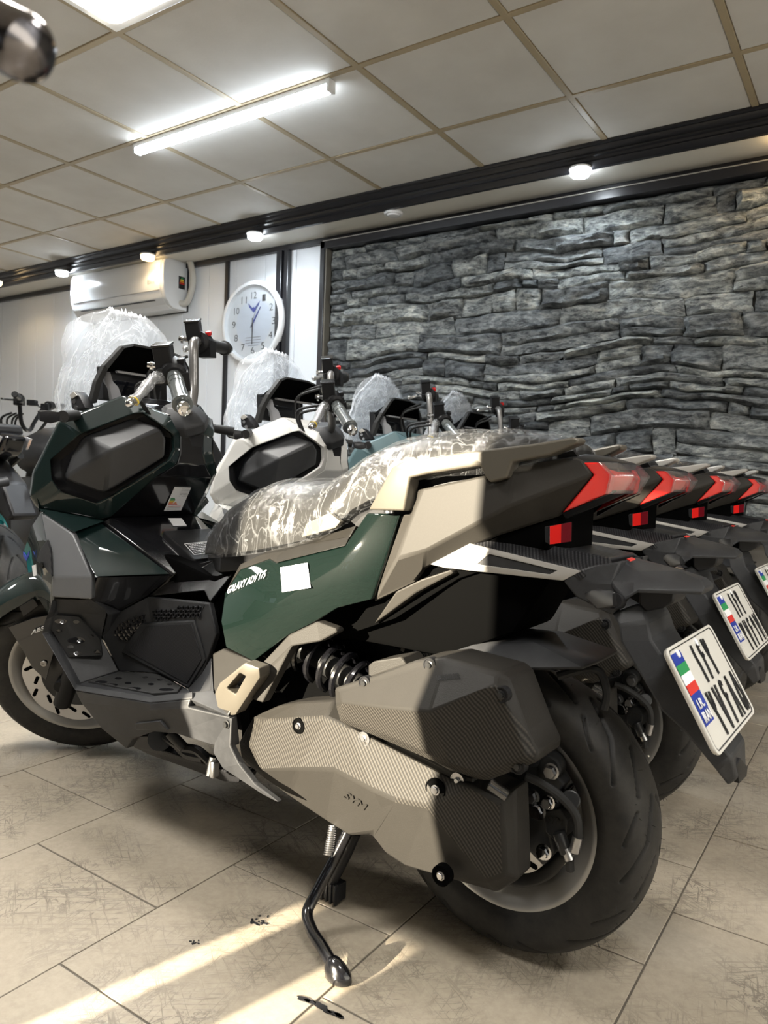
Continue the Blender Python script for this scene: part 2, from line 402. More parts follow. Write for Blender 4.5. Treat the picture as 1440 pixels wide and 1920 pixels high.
for k_ in ('cover', 'carbon', 'taupe', 'heel', 'black', 'seat', 'seatblack', 'carbon_dark'): M[k_].node_tree.nodes['Principled BSDF'].inputs['Specular IOR Level'].default_value = .18

for k_ in ('green_sunlit', 'green', 'dark_paint'):
    b_ = M[k_].node_tree.nodes['Principled BSDF']; b_.inputs['Specular IOR Level'].default_value = .12; b_.inputs['Metallic'].default_value = 0; b_.inputs['Roughness'].default_value = .5; b_.inputs['Coat Roughness'].default_value = .03

M['green_sunlit'].node_tree.nodes['Principled BSDF'].inputs['Specular IOR Level'].default_value = .04

for k_ in ('matte', 'rubber'): M[k_].node_tree.nodes['Principled BSDF'].inputs['Specular IOR Level'].default_value = .3
# ------------------------------------------------------------------ room shell
WY, XL, XR, YF = 3.62, -7.6, 2.6, -2.5
SOF = 2.26; MY = 3.335
def struct(o): o['kind'] = 'structure'; return o
# floor: backing slab and 40 cm tiles in running bond
fl = struct(box_obj('floor', ((XL+XR)/2, (WY+YF)/2, -.03), (XR-XL, WY-YF, .056), M['grout']))
T = .402; x0 = -.305
bm = bmesh.new(); add_box(bm, (0, 0, -.006), (T-.0035, T-.0035, .012)); tile0 = finish(bm, 'floor_tile', M['floor'], fl, bevel=.0008, seg=1)
first = True; floor_tiles = []
rf = random.Random(3)
for i in range(-11, 7):
    off = (0.118 if i % 2 else -.085)
    for j in range(-6, 9):
        cx = x0+T*(i+.5); cy = off+T*(j+.5)
        if cx < XL or cx > XR or cy > WY or cy < YF: continue
        o = tile0 if first else link_copy(tile0, fl); first = False
        o.location = (cx, cy, rf.uniform(-.0006, .0004)); floor_tiles.append(o)
# ceiling
ce = struct(box_obj('ceiling', ((XL+XR)/2, (WY+YF)/2, CEIL+.06), (XR-XL, WY-YF, .08), M['mortar']))
CX, CY = -3.5267, 1.678
bm = bmesh.new(); add_box(bm, (0, 0, .006), (.572, .572, .012)); ct = finish(bm, 'ceiling_tile', M['tile'], ce, bevel=.003, seg=1)
first = True
LIGHT_TILES = {(2, -1), (2, -3), (6, -3), (8, 0), (-3, -3)}
for i in range(-7, 11):
    for j in range(-7, 3):
        cx = CX+.6*(i+.5); cy = CY+.6*(j+.5)
        if cx-.3 < XL or cx+.3 > XR+.3 or cy-.3 < YF: continue
        if (i, j) in LIGHT_TILES: continue
        o = ct if first else link_copy(ct, ce); first = False
        o.location = (cx, cy, CEIL+.003)
bm = bmesh.new(); add_box(bm, (0, 0, 0), (XR-XL, .026, .02)); gx = finish(bm, 'grid_bar', M['grid'], ce, bevel=.002, seg=1)
gx.location = ((XL+XR)/2, CY-.6*7, CEIL+.010)
for j in range(-6, 3):
    o = link_copy(gx, ce); o.location = ((XL+XR)/2, CY+.6*j, CEIL+.010)
bm = bmesh.new(); add_box(bm, (0, 0, 0), (.026, MY-YF, .0212)); gy = finish(bm, 'grid_bar', M['grid'], ce, bevel=.002, seg=1)
gy.location = (CX-.6*6, (MY+YF)/2, CEIL+.0104)
for i in range(-5, 11):
    o = link_copy(gy, ce); o.location = (CX+.6*i, (MY+YF)/2, CEIL+.0104)
# crown moulding along the soffit: profile extruded along X
prof = [(3.30, CEIL+.004), (3.30, CEIL-.006), (3.306, CEIL-.012), (3.312, CEIL-.013), (3.318, CEIL-.026), (3.330, CEIL-.036), (3.330, CEIL-.040), (3.324, CEIL-.042),
        (3.324, CEIL-.046), (3.332, CEIL-.052), (3.336, CEIL-.062), (3.332, CEIL-.070), (3.334, CEIL-.074), (3.350, CEIL-.092), (3.372, CEIL-.092), (3.372, CEIL+.004)]
bm = bmesh.new(); add_prism(bm, [(XL, y, z) for y, z in prof], (XR-XL, 0, 0)); struct(finish(bm, 'trim_1', M['trimblack'], smooth=30))
sf = struct(box_obj('ceiling_soffit', ((XL+XR)/2, (3.37+WY)/2, SOF+.02), (XR-XL, WY-3.37, .04), M['soffit']))
# back wall
wb_ = struct(box_obj('wall_back', ((XL+XR)/2, WY+.06, CEIL/2), (XR-XL, .1, CEIL+.1), M['mortar']))
def wall_x(px, py=600): return at_y(px, py, WY).x
XS0 = wall_x(624, 520)                        # left edge of the stone field
pw = .262
bm = bmesh.new(); add_box(bm, (0, .004, SOF/2), (pw-.004, .012, SOF)); pl = finish(bm, 'wall_plank', M['wallpanel'], wb_, bevel=.0025, seg=2)
xs = XS0-.03-pw/2; first = True
while xs > XL:
    o = pl if first else link_copy(pl, wb_); first = False; o.location = (xs, WY-.002, 0); xs -= pw
# black trims on the wall
def trim(n_, x0_, x1_, z0_, z1_, y0_, y1_, bev=.004):
    return struct(box_obj('trim_%d' % n_, ((x0_+x1_)/2, (y0_+y1_)/2, (z0_+z1_)/2), (abs(x1_-x0_), abs(y1_-y0_), abs(z1_-z0_)), M['trimblack'], bevel=bev))
trim(2, XL, XR, SOF-.035, SOF, WY-.03, WY)
xa = wall_x(428); trim(3, xa-.022, xa+.012, 0, SOF-.035, WY-.022, WY-.004)
xb = wall_x(536); trim(4, xb-.052, xb-.008, 0, SOF-.035, WY-.05, WY-.004); trim(5, xb+.004, xb+.040, 0, SOF-.035, WY-.04, WY-.004)
xc = XS0; trim(6, xc-.045, xc-.008, 0, SOF-.035, WY-.075, WY-.004)
trim(7, xc-.045, XR, SOF-.085, SOF-.036, WY-.075, WY-.004)
struct(box_obj('trim_8', ((xc+XR)/2, WY-.0775, SOF-.040), (XR-xc+.05, .004, .005), M['silver']))
struct(box_obj('trim_9', (xc-.002, WY-.045, (SOF-.085)/2), (.010, .05, SOF-.085), M['badge']))
# bottom ledge under the stone: dark base, seen at the right behind the tails
trim(10, xc-.045, XR, .60, .665, WY-.10, WY-.004)
struct(box_obj('baseboard_back', ((xc+XR)/2, WY-.02, .30), (XR-xc, .03, .60), M['silver']))
# stacked ledge stones
rs = random.Random(11)
z = .668; stones = 0; XE = .05
def warp(X, Z):                                        # courses wander and break up like ledge stone
    k = min(1, max(0, (Z-.70)/.12))*min(1, max(0, (2.14-Z)/.10))
    dz = noise.noise(Vector((X*1.6, Z*2.2, 9.1)))*.060+noise.noise(Vector((X*4.5, Z*6, 3.3)))*.020+noise.noise(Vector((X*13, Z*11, 5.3)))*.007
    dx = noise.noise(Vector((X*3, Z*5, 21.1)))*.03
    kx = min(1, max(0, (X-XS0-.03)/.1)); return dx*kx, dz*k
def warp_obj(o):
    for v in o.data.vertices:
        dx, dz = warp(v.co.x+o.location.x, v.co.z+o.location.z); v.co.x += dx; v.co.z += dz
    o.data.update()
def stone_mesh(w_, h_, d_, k):
    nx = max(4, min(22, int(w_/.026))); nz = max(3, min(7, int(h_/.014)+1)); bm = bmesh.new()
    g = []; sd_ = rs.uniform(0, 500); tilt = rs.uniform(-.018, .018)
    for iz in range(nz+1):
        row = []
        for ix in range(nx+1):
            u = ix/nx; v = iz/nz; X = (u-.5)*w_; Z = (v-.5)*h_
            p = Vector((X*7+sd_, Z*26+sd_*.3, 1.3)); q = Vector((X*22+sd_, Z*60, 4.1))
            nz_ = noise.noise(p)*.85+noise.noise(q)*.55+abs(noise.noise(Vector((X*11+sd_, Z*45, 2.2))))*-.5
            edge = min(1, min(u, 1-u)*nx*.9)*min(1, min(v, 1-v)*nz*1.0)
            wob = noise.noise(Vector((X*9+sd_, v*2, 7.7)))*.010
            y = -d_*(.30+.70*(edge**.6))*(.75+.5*nz_) - (v-.5)*tilt
            row.append(bm.verts.new((X+(noise.noise(Vector((sd_, Z*30, u*3)))*.012 if 0 < ix < nx or True else 0), min(-.006, y), Z+wob)))
        g.append(row)
    back = [[bm.verts.new((r[0].co.x, .03, r[0].co.z)), bm.verts.new((r[-1].co.x, .03, r[-1].co.z))] for r in g]
    for iz in range(nz):
        for ix in range(nx): bm.faces.new((g[iz][ix], g[iz][ix+1], g[iz+1][ix+1], g[iz+1][ix]))
        bm.faces.new((back[iz][0], g[iz][0], g[iz+1][0], back[iz+1][0])); bm.faces.new((g[iz][-1], back[iz][1], back[iz+1][1], g[iz+1][-1]))
    bm.faces.new([back[-1][0]]+g[-1]+[back[-1][1]]); bm.faces.new(([back[0][0]]+g[0]+[back[0][1]])[::-1])
    return bm
while z < SOF-.10:
    h_ = min(rs.choice((.034, .042, .05, .058, .066, .078, .09, .105)), SOF-.088-z)
    if SOF-.088-(z+h_) < .03: h_ = SOF-.088-z
    x = xc+.004
    while x < XE:
        w_ = rs.uniform(.09, .56)*(1.15 if h_ > .06 else 1)
        if rs.random() < .12: w_ = rs.uniform(.07, .14)
        if x == xc+.004: w_ = rs.uniform(.06, .2)
        if rs.random() < .22 and h_ > .07:      # two thin stones sharing a tall course
            for q, hh in ((0, h_*.45), (1, h_*.55)):
                o = finish(stone_mesh(w_-.004, hh-.002, rs.uniform(.02, .06), q), 'stone', M['stone'], wb_, smooth=50)
                o.location = (x+w_/2, WY-.008, z+(hh/2 if q == 0 else h_*.45+hh/2)); stones += 1; warp_obj(o)
        else:
            o = finish(stone_mesh(w_-.004, h_-.002, rs.uniform(.022, .085), 0), 'stone', M['stone'], wb_, smooth=50)
            o.location = (x+w_/2, WY-.008, z+h_/2); stones += 1; warp_obj(o)
        x += w_
    z += h_
print('stones', stones)
# left end wall, right wall, unseen front wall with openings sized to shape the sunlight
struct(box_obj('wall_left', (XL-.05, (WY+YF)/2, CEIL/2), (.1, WY-YF, CEIL+.1), M['wallpanel']))
struct(box_obj('wall_right', (XR+.05, (WY+YF)/2, CEIL/2), (.1, WY-YF, CEIL+.1), M['wallpanel']))
wf = bmesh.new()
def wseg(x0_, x1_, z0_, z1_): add_box(wf, ((x0_+x1_)/2, YF-.05, (z0_+z1_)/2), (x1_-x0_, .1, z1_-z0_))
SUN_OPENINGS = [(-2.02, -1.44, 1.06, 1.95), (-1.80, -1.73, .77, .95), (-1.615, -1.52, .73, .95), (-6.9, -6.1, 1.0, 2.1), (1.2, 2.2, 1.0, 2.1)]
cuts_x = sorted({XL, XR}|{a for w_ in SUN_OPENINGS for a in w_[:2]})
for xa_, xb_ in zip(cuts_x, cuts_x[1:]):
    mid = (xa_+xb_)/2; z = -.03
    for (a_, b_, c_, d_) in sorted([w_ for w_ in SUN_OPENINGS if w_[0] < mid < w_[1]], key=lambda t: t[2]):
        wseg(xa_, xb_, z, c_); z = d_
    wseg(xa_, xb_, z, CEIL+.1)
wfo = struct(finish(wf, 'wall_front', M['frontwall'], smooth=0))
for k, (a_, b_, c_, d_) in enumerate(SUN_OPENINGS):
    g = struct(box_obj('window_%d' % (k+1), ((a_+b_)/2, YF-.05, (c_+d_)/2), (b_-a_, .006, d_-c_), M['glass']))
# ------------------------------------------------------------------ lamps
def lamp(px, py, warm, on=True, r=.047, lab=''):
    p = at_z(px, py, SOF-.018); e = empty('spotlight', (p.x, p.y, SOF), label=lab, cat='ceiling light', group='round ceiling spotlights on the soffit')
    e['category'] = 'ceiling light'
    bm = bmesh.new(); add_lathe(bm, (0, 0, 0), (0, 0, -1), [(0, 0), (0, r*1.08), (.008, r*1.08), (.010, r), (.010, 0)], 28); finish(bm, 'housing', M['white'], e)
    bm = bmesh.new(); add_lathe(bm, (0, 0, -.0095), (0, 0, -1), [(0, 0), (0, r*.93), (.020, r*.93), (.027, r*.8), (.030, 0)], 28)
    finish(bm, 'diffuser', (M['spot_y'] if warm else M['spot_w']), e)
    if on:
        ld = bpy.data.lights.new('spot', 'SPOT'); ld.spot_size = 2.75; ld.spot_blend = .5; ld.energy = 3 if warm else 9; ld.shadow_soft_size = .04; ld.color = (1, .75, .45) if warm else (.82, .92, 1)
        lo = bpy.data.objects.new('spot_light_source', ld); COL.objects.link(lo); lo.location = (p.x, p.y, SOF-.075)
lamp(1088, 323, 0, lab='lit white round spotlight above the stone wall')
lamp(478, 443, 0, lab='lit white round spotlight above the wall clock')
lamp(277, 482, 1, lab='lit warm yellow round spotlight above the air conditioner')
lamp(116, 512, 0, lab='lit white round spotlight at the left end of the air conditioner')
lamp(-8, 530, 1, lab='warm spotlight cut by the left picture edge')
lamp(1475, 262, 1, lab='warm spotlight just past the right picture edge')
p = at_z(738, 400, SOF-.012); e = empty('smoke_detector', (p.x, p.y, SOF), label='unlit round white detector on the soffit between two lit spotlights', cat='detector')
bm = bmesh.new(); add_lathe(bm, (0, 0, 0), (0, 0, -1), [(0, 0), (0, .045), (.012, .052), (.02, .048), (.021, 0)], 28); finish(bm, 'base', M['white'], e)
bm = bmesh.new(); add_lathe(bm, (0, 0, -.020), (0, 0, -1), [(0, 0), (0, .036), (.008, .032), (.01, 0)], 28); finish(bm, 'sensor_cap', M['white'], e)
# LED batten
a = at_z(250, 281, CEIL-.03); b = at_z(628, 168, CEIL-.03); L_ = b.x-a.x; yc = (a.y+b.y)/2
e = empty('led_tube_light', ((a.x+b.x)/2, yc, CEIL), label='long lit white LED batten fixed across the ceiling tiles', cat='ceiling light')
bm = bmesh.new(); add_box(bm, (0, 0, -.010), (L_, .040, .020)); finish(bm, 'housing', M['white'], e, bevel=.002)
bm = bmesh.new(); add_box(bm, (-.006, 0, -.033), (L_-.024, .036, .026)); finish(bm, 'diffuser', M['led'], e, bevel=.006)
for s_ in (-1, 1): bm = bmesh.new(); add_box(bm, (s_*(L_/2-.005), 0, -.024), (.012, .042, .048)); finish(bm, 'end_cap', M['white'], e, bevel=.002)
ld = bpy.data.lights.new('tube', 'AREA'); ld.shape = 'RECTANGLE'; ld.size = L_; ld.size_y = .04; ld.energy = 22; ld.color = (.85, .93, 1)
lo = bpy.data.objects.new('tube_light_source', ld); COL.objects.link(lo); lo.location = ((a.x+b.x)/2, yc, CEIL-.055)
# square LED panels: the one in view, then unseen ones added to brighten the room
def led_panel(cx, cy, lab, en=38):
    e = empty('led_panel_light', (cx, cy, CEIL), label=lab, cat='ceiling light')
    bm = bmesh.new(); add_box(bm, (0, 0, .002), (.58, .58, .016)); finish(bm, 'frame', M['white'], e, bevel=.004)
    bm = bmesh.new(); q = []
    for sx, sy in ((1, 1), (-1, 1), (-1, -1), (1, -1)):
        for k in range(5):
            t = math.atan2(sy, sx)-PI/4+k*PI/8; q.append((sx*.215+.04*math.cos(t), sy*.215+.04*math.sin(t), -.012))
    add_prism(bm, q, (0, 0, .008)); finish(bm, 'diffuser', M['panel_led'], e, smooth=30)
    ld = bpy.data.lights.new('panel', 'AREA'); ld.size = .5; ld.energy = en; ld.color = (1, .97, .92)
    lo = bpy.data.objects.new('panel_light_source', ld); COL.objects.link(lo); lo.location = (cx, cy, CEIL-.03)
led_panel(CX+.6*2.5, CY-.6*.5, 'square lit LED panel at the top left of the ceiling')
led_panel(CX+.6*8.5, CY+.6*.5, 'added fill-light panel in the ceiling right of the picture', 30)
led_panel(CX+.6*2.5, CY-.6*2.5, 'added fill-light panel in the ceiling above the camera, out of view', 34)
led_panel(CX+.6*6.5, CY-.6*2.5, 'added fill-light panel in the ceiling above the camera on the right, out of view', 24)
led_panel(CX-.6*2.5, CY-.6*2.5, 'added fill-light panel in the ceiling far left of the picture', 30)
# ------------------------------------------------------------------ air conditioner
YA = WY-.012; fr = YA-.205
xr = at_y(352, 520, YA).x; zt = at_y(352, 494, YA).z; zb = at_y(352, 584, YA).z
xl = at_y(133, 540, fr).x
ac = empty('air_conditioner', ((xl+xr)/2, YA, zb), label='white split air conditioner on the planked wall left of the clock', cat='air conditioner')
hw = (xr-xl)/2; hh = zt-zb
pr = [(0, 0), (0, hh), (-.16, hh), (-.195, hh-.015), (-.208, hh-.05), (-.212, hh*.55), (-.205, hh*.35), (-.185, hh*.18), (-.15, hh*.06), (-.11, 0)]
bm = bmesh.new(); add_prism(bm, [(-hw+.012, y, z) for y, z in pr], (2*hw-.05, 0, 0)); finish(bm, 'body', M['acwhite'], ac, bevel=.004, smooth=25)
for s_, wd in ((-1, .014), (1, .036)):
    bm = bmesh.new(); x_ = -hw if s_ < 0 else hw-.036
    add_prism(bm, [(x_, y*1.004, z) for y, z in pr], (wd, 0, 0)); finish(bm, 'end_panel', M['acwhite'], ac, bevel=.006, smooth=25)
bm = bmesh.new(); add_box(bm, (-.01, -.1795, hh*.155), (2*hw-.22, .012, .006)); finish(bm, 'louvre_slot', M['ink'], ac)
bm = bmesh.new(); add_box(bm, (-.01, -.2045, hh*.335), (2*hw-.08, .006, .003)); finish(bm, 'seam', M['dashgrey'], ac)
bm = bmesh.new(); add_box(bm, (0, .004, hh/2), (2*hw+.008, .012, hh+.008)); finish(bm, 'mounting_plate', M['ink'], ac)
text_quad('brand_lettering', 'GENERAL', [(-hw+.06, -.2125, hh*.42), (-hw+.16, -.2125, hh*.42), (-hw+.16, -.2135, hh*.47), (-hw+.06, -.2135, hh*.47)], M['ink'], ac)
text_quad('model_lettering', 'Elite', [(hw-.16, -.2140, hh*.47), (hw-.085, -.2140, hh*.47), (hw-.085, -.2150, hh*.56), (hw-.16, -.2150, hh*.56)], M['dashgrey'], ac)
bm = bmesh.new(); add_box(bm, (hw+.001, -.052, hh*.56), (.002, .055, .085)); ls = finish(bm, 'energy_sticker', M['ink'], ac)
for k, (mm, w__) in enumerate((('sgreen', .02), ('yellow', .028), ('orange', .036), ('sred', .044))):
    bm = bmesh.new(); add_box(bm, (hw+.0025, -.052, hh*.56+.03-k*.012), (.001, w__, .009)); finish(bm, 'energy_bar', M[mm], ls)
bm = bmesh.new(); q = at_y(362, 487, YA); q2 = at_y(368, 530, YA); q3 = at_y(358, 568, YA); o_ = Vector(ac.location)
add_tube(bm, [Vector((q.x, YA-.03, SOF-.01))-o_, q-o_+Vector((0, -.03, 0)), q2-o_+Vector((0, -.03, 0)), q3-o_+Vector((0, -.035, 0)), Vector((hw-.02, -.06, .05))], .022, 14)
finish(bm, 'pipe_wrap', mat('pipe_wrap_tape', (.55, .53, .48), .5), ac)
# ------------------------------------------------------------------ wall clock
c_ = at_y(474, 605, WY-.05); rz = (at_y(472, 527, WY-.05).z-at_y(474, 684, WY-.05).z)/2
ck = empty('wall_clock', (c_.x, WY-.010, c_.z), label='round white wall clock with black numerals between black trims', cat='clock')
bm = bmesh.new(); add_lathe(bm, (0, 0, 0), (0, -1, 0), [(0, 0), (0, rz*.93), (.02, rz*.99), (.045, rz), (.058, rz*.985), (.062, rz*.95), (.060, rz*.89), (.040, rz*.87), (.036, rz*.86), (.030, 0)], 72)
finish(bm, 'case', M['white'], ck, smooth=50)
bm = bmesh.new(); add_cyl(bm, (0, -.031, 0), (0, -.034, 0), rz*.865, n=72); finish(bm, 'dial', mat('clock_dial', (.66, .70, .76), .4), ck)
R0 = rz*.86; yy = -.0345
def cp(ang, rr): return Vector((math.sin(ang)*rr, yy, math.cos(ang)*rr))
for k in range(1, 13):
    a_ = k*PI/6; c1 = cp(a_, R0*.76); wd = .030 if k < 10 else .046; hg = .044
    text_quad('numeral', str(k), [c1+Vector((-wd/2, 0, -hg/2)), c1+Vector((wd/2, 0, -hg/2)), c1+Vector((wd/2, 0, hg/2)), c1+Vector((-wd/2, 0, hg/2))], M['ink'], ck, bold=-.01)
for k in range(60):
    a_ = k*PI/30; l_, w_ = (.09, .004) if k % 5 == 0 else (.05, .0018)
    bm = bmesh.new(); dd = Vector((math.sin(a_), 0, math.cos(a_))); nn = Vector((dd.z, 0, -dd.x))
    p1, p2 = cp(a_, R0*.97), cp(a_, R0*(.97-l_)); add_prism(bm, [p1-nn*w_/2, p1+nn*w_/2, p2+nn*w_/2, p2-nn*w_/2], (0, -.0008, 0)); finish(bm, 'minute_mark', M['ink'], ck, smooth=0)
def hand(name, ang, l0, l1, w_, lift, mm='ink'):
    bm = bmesh.new(); dd = Vector((math.sin(ang), 0, math.cos(ang))); nn = Vector((dd.z, 0, -dd.x)); o = Vector((0, yy-lift, 0))
    add_prism(bm, [o-dd*l0-nn*w_, o-dd*l0+nn*w_, o+dd*l1+nn*w_*.4, o+dd*l1-nn*w_*.4], (0, -.002, 0)); finish(bm, name, M[mm], ck, smooth=0)
hand('hour_hand', math.radians(33), .03, R0*.50, .006, .004, 'blue'); hand('minute_hand', math.radians(180.5), .03, R0*.60, .005, .008)
hand('second_hand', math.radians(22), R0*.16, R0*.5, .0015, .012, 'dashgrey')
# winged emblem under 12
em = [(-.30, .50), (-.17, .40), (-.05, .31), (.0, .36), (.05, .31), (.16, .42), (.32, .54), (.25, .38), (.12, .24), (.03, .17), (0, .15), (-.03, .17), (-.12, .25), (-.25, .36)]
bm = bmesh.new(); add_prism(bm, [Vector((x*R0*.72, yy, (z*.8+.16)*R0)) for x, z in em], (0, -.001, 0)); finish(bm, 'winged_emblem', M['blue'], ck, smooth=0)
for k, w_ in enumerate((.36, .36, .36, .24)):
    bm = bmesh.new(); add_box(bm, (0, yy-.0004, -R0*(.40+.075*k)), (w_*R0*1.6, .0008, .0035)); finish(bm, 'text_line', M['dashgrey'], ck, smooth=0)
bm = bmesh.new(); add_cyl(bm, (0, -.0595, 0), (0, -.061, 0), rz*.885, n=72); finish(bm, 'glass', M['screen'], ck)

# scuffs and residue on the floor
rq = random.Random(21)
def scuff(px, py, w_, h_, ang, n_=14):
    c = at_z(px, py, .0012); bm = bmesh.new(); ps = []
    for k in range(n_):
        t = 2*PI*k/n_; a_ = math.cos(t)*w_*rq.uniform(.65, 1.1); b_ = math.sin(t)*h_*rq.uniform(.5, 1.2)
        ps.append((c.x+a_*math.cos(ang)-b_*math.sin(ang), c.y+a_*math.sin(ang)+b_*math.cos(ang), .0014))
    add_prism(bm, ps, (0, 0, -.0012)); return finish(bm, 'scuff_mark', M['ink'], fl, smooth=0)
for a_ in ((570, 1873, .014, .006, .1), (583, 1878, .012, .005, .2), (604, 1888, .022, .006, -.1), (626, 1900, .016, .005, .1), (636, 1904, .010, .004, 0)): scuff(*a_)
for k in range(16): scuff(487+rq.uniform(-17, 17), 1725+rq.uniform(-9, 9), rq.uniform(.002, .006), rq.uniform(.001, .003), rq.uniform(0, 3), 8)
for k in range(9): scuff(367+rq.uniform(-16, 16), 1767+rq.uniform(-4, 4), rq.uniform(.002, .005), rq.uniform(.001, .002), rq.uniform(0, 3), 8)
# ------------------------------------------------------------------ scooter (frame: x forward, y left, z up, origin at the rear contact patch)
def mir(v): return Vector((v[0], -v[1], v[2]))
def pts(l): return [P(*p) for p in l]
def panel(name, m_, verts, faces, back, root, both=True, bevel=.003, smooth=30, join=False, bangle=12):
    vs = [P(*v) if not isinstance(v, Vector) else v for v in verts]
    bm = bmesh.new(); add_sheet(bm, vs, faces, back)
    if join:
        add_sheet(bm, [mir(v) for v in vs], [f[::-1] for f in faces], (back[0], -back[1], back[2]))
    o = finish(bm, name, m_, root, bevel=bevel, smooth=smooth, bangle=bangle)
    if both and not join:
        bm = bmesh.new(); add_sheet(bm, [mir(v) for v in vs], [f[::-1] for f in faces], (back[0], -back[1], back[2]))
        finish(bm, name, m_, root, bevel=bevel, smooth=smooth, bangle=bangle)
    return o
def fan(n_): return [list(range(n_))]
def ring_faces(n_): return [[i, (i+1) % n_, n_+(i+1) % n_, n_+i] for i in range(n_)]

def tyre_mesh(R, w_, bead, pitch_n, seed):
    prof = []
    N1 = 60
    import numpy as np
    half = w_/2
    # bead -> sidewall -> crown -> sidewall -> bead
    side = [(-half*.72, bead), (-half*.90, bead+.008), (-half*.99, bead+(R-bead)*.32), (-half*1.0, bead+(R-bead)*.52)]
    ph = [(-half*math.cos(t), bead+(R-bead)*.52+(R-bead)*.48*math.sin(t)**.92) for t in [PI*i/N1 for i in range(1, N1)]]
    prof = side+ph+[(-y, r) for y, r in side[::-1]]
    NT_ = 760; n_ = len(prof)
    # groove segments in (u,v): u along circumference 0..1 of a pitch, v = y/half
    seg = []
    for s_ in (1, -1):
        o = 0 if s_ > 0 else .5
        seg += [((.04+o, .10*s_), (.42+o, .46*s_), .0032), ((.42+o, .46*s_), (.80+o, .90*s_), .0030), ((.58+o, .12*s_), (.98+o, .50*s_), .0028), ((.12+o, .62*s_), (.42+o, .94*s_), .0026)]
    circ = 2*PI*R; pl_ = circ/pitch_n
    verts = np.zeros((NT_, n_, 3)); th = np.arange(NT_)*2*PI/NT_
    Yp = np.array([p[0] for p in prof]); Rp = np.array([p[1] for p in prof])
    arc = np.concatenate([[0], np.cumsum(np.hypot(np.diff(Yp), np.diff(Rp)))]); arc -= arc[-1]/2
    hv = arc[4]; hv = abs(hv)
    U = (th[:, None]*R/pl_) % 1.0 + 0*arc[None]; V = (arc/hv)[None]+0*U
    D = np.zeros_like(U)
    for (a, b, wd) in seg:
        for k in (-1, 0, 1):
            ax_, ay_ = (a[0]+k)*pl_, a[1]*hv; bx_, by_ = (b[0]+k)*pl_, b[1]*hv
            px_, py_ = U*pl_, V*hv; dx, dy = bx_-ax_, by_-ay_
            t = np.clip(((px_-ax_)*dx+(py_-ay_)*dy)/(dx*dx+dy*dy), 0, 1)
            # slight curve
            cx_ = ax_+dx*t; cy_ = ay_+dy*t+np.sin(t*PI)*.004*np.sign(dy)
            d = np.hypot(px_-cx_, py_-cy_); D = np.maximum(D, np.clip(1.35-d/wd, 0, 1))
    Rr = Rp[None]-D*.0060; Yy = Yp[None]*(1-D*.01)
    verts[..., 0] = np.cos(th)[:, None]*Rr; verts[..., 1] = Yy; verts[..., 2] = np.sin(th)[:, None]*Rr
    idx = np.arange(NT_*n_).reshape(NT_, n_); a = idx; b = np.roll(idx, -1, 0)
    q = np.stack([a[:, :-1], a[:, 1:], b[:, 1:], b[:, :-1]], -1).reshape(-1, 4)
    me = bpy.data.meshes.new('tyre'); me.from_pydata(verts.reshape(-1, 3).tolist(), [], q.tolist())
    me.polygons.foreach_set('use_smooth', [True]*len(me.polygons)); me.materials.append(M['tyre']); at = me.attributes.new('groove', 'FLOAT', 'POINT'); at.data.foreach_set('value', np.clip(D*1.3, 0, 1).reshape(-1).astype('f')); me.update(); return me
def rim_bm(rf_, w_, lip=.006):
    bm = bmesh.new(); h = w_/2
    pr = [(-h, rf_), (-h, rf_-.006), (-h+.004, rf_-.012), (-h+.012, rf_-.018), (-h+.022, rf_-.034), (-h+.040, rf_-.042), (h-.040, rf_-.042), (h-.022, rf_-.034), (h-.012, rf_-.018), (h-.004, rf_-.012), (h, rf_-.006), (h, rf_),
          (h-.006, rf_-.001), (h-.02, rf_-.022), (h-.04, rf_-.032), (-h+.04, rf_-.032), (-h+.02, rf_-.022), (-h+.006, rf_-.001)]
    add_lathe(bm, (0, 0, 0), (0, 1, 0), pr, 96, closed=True); return bm
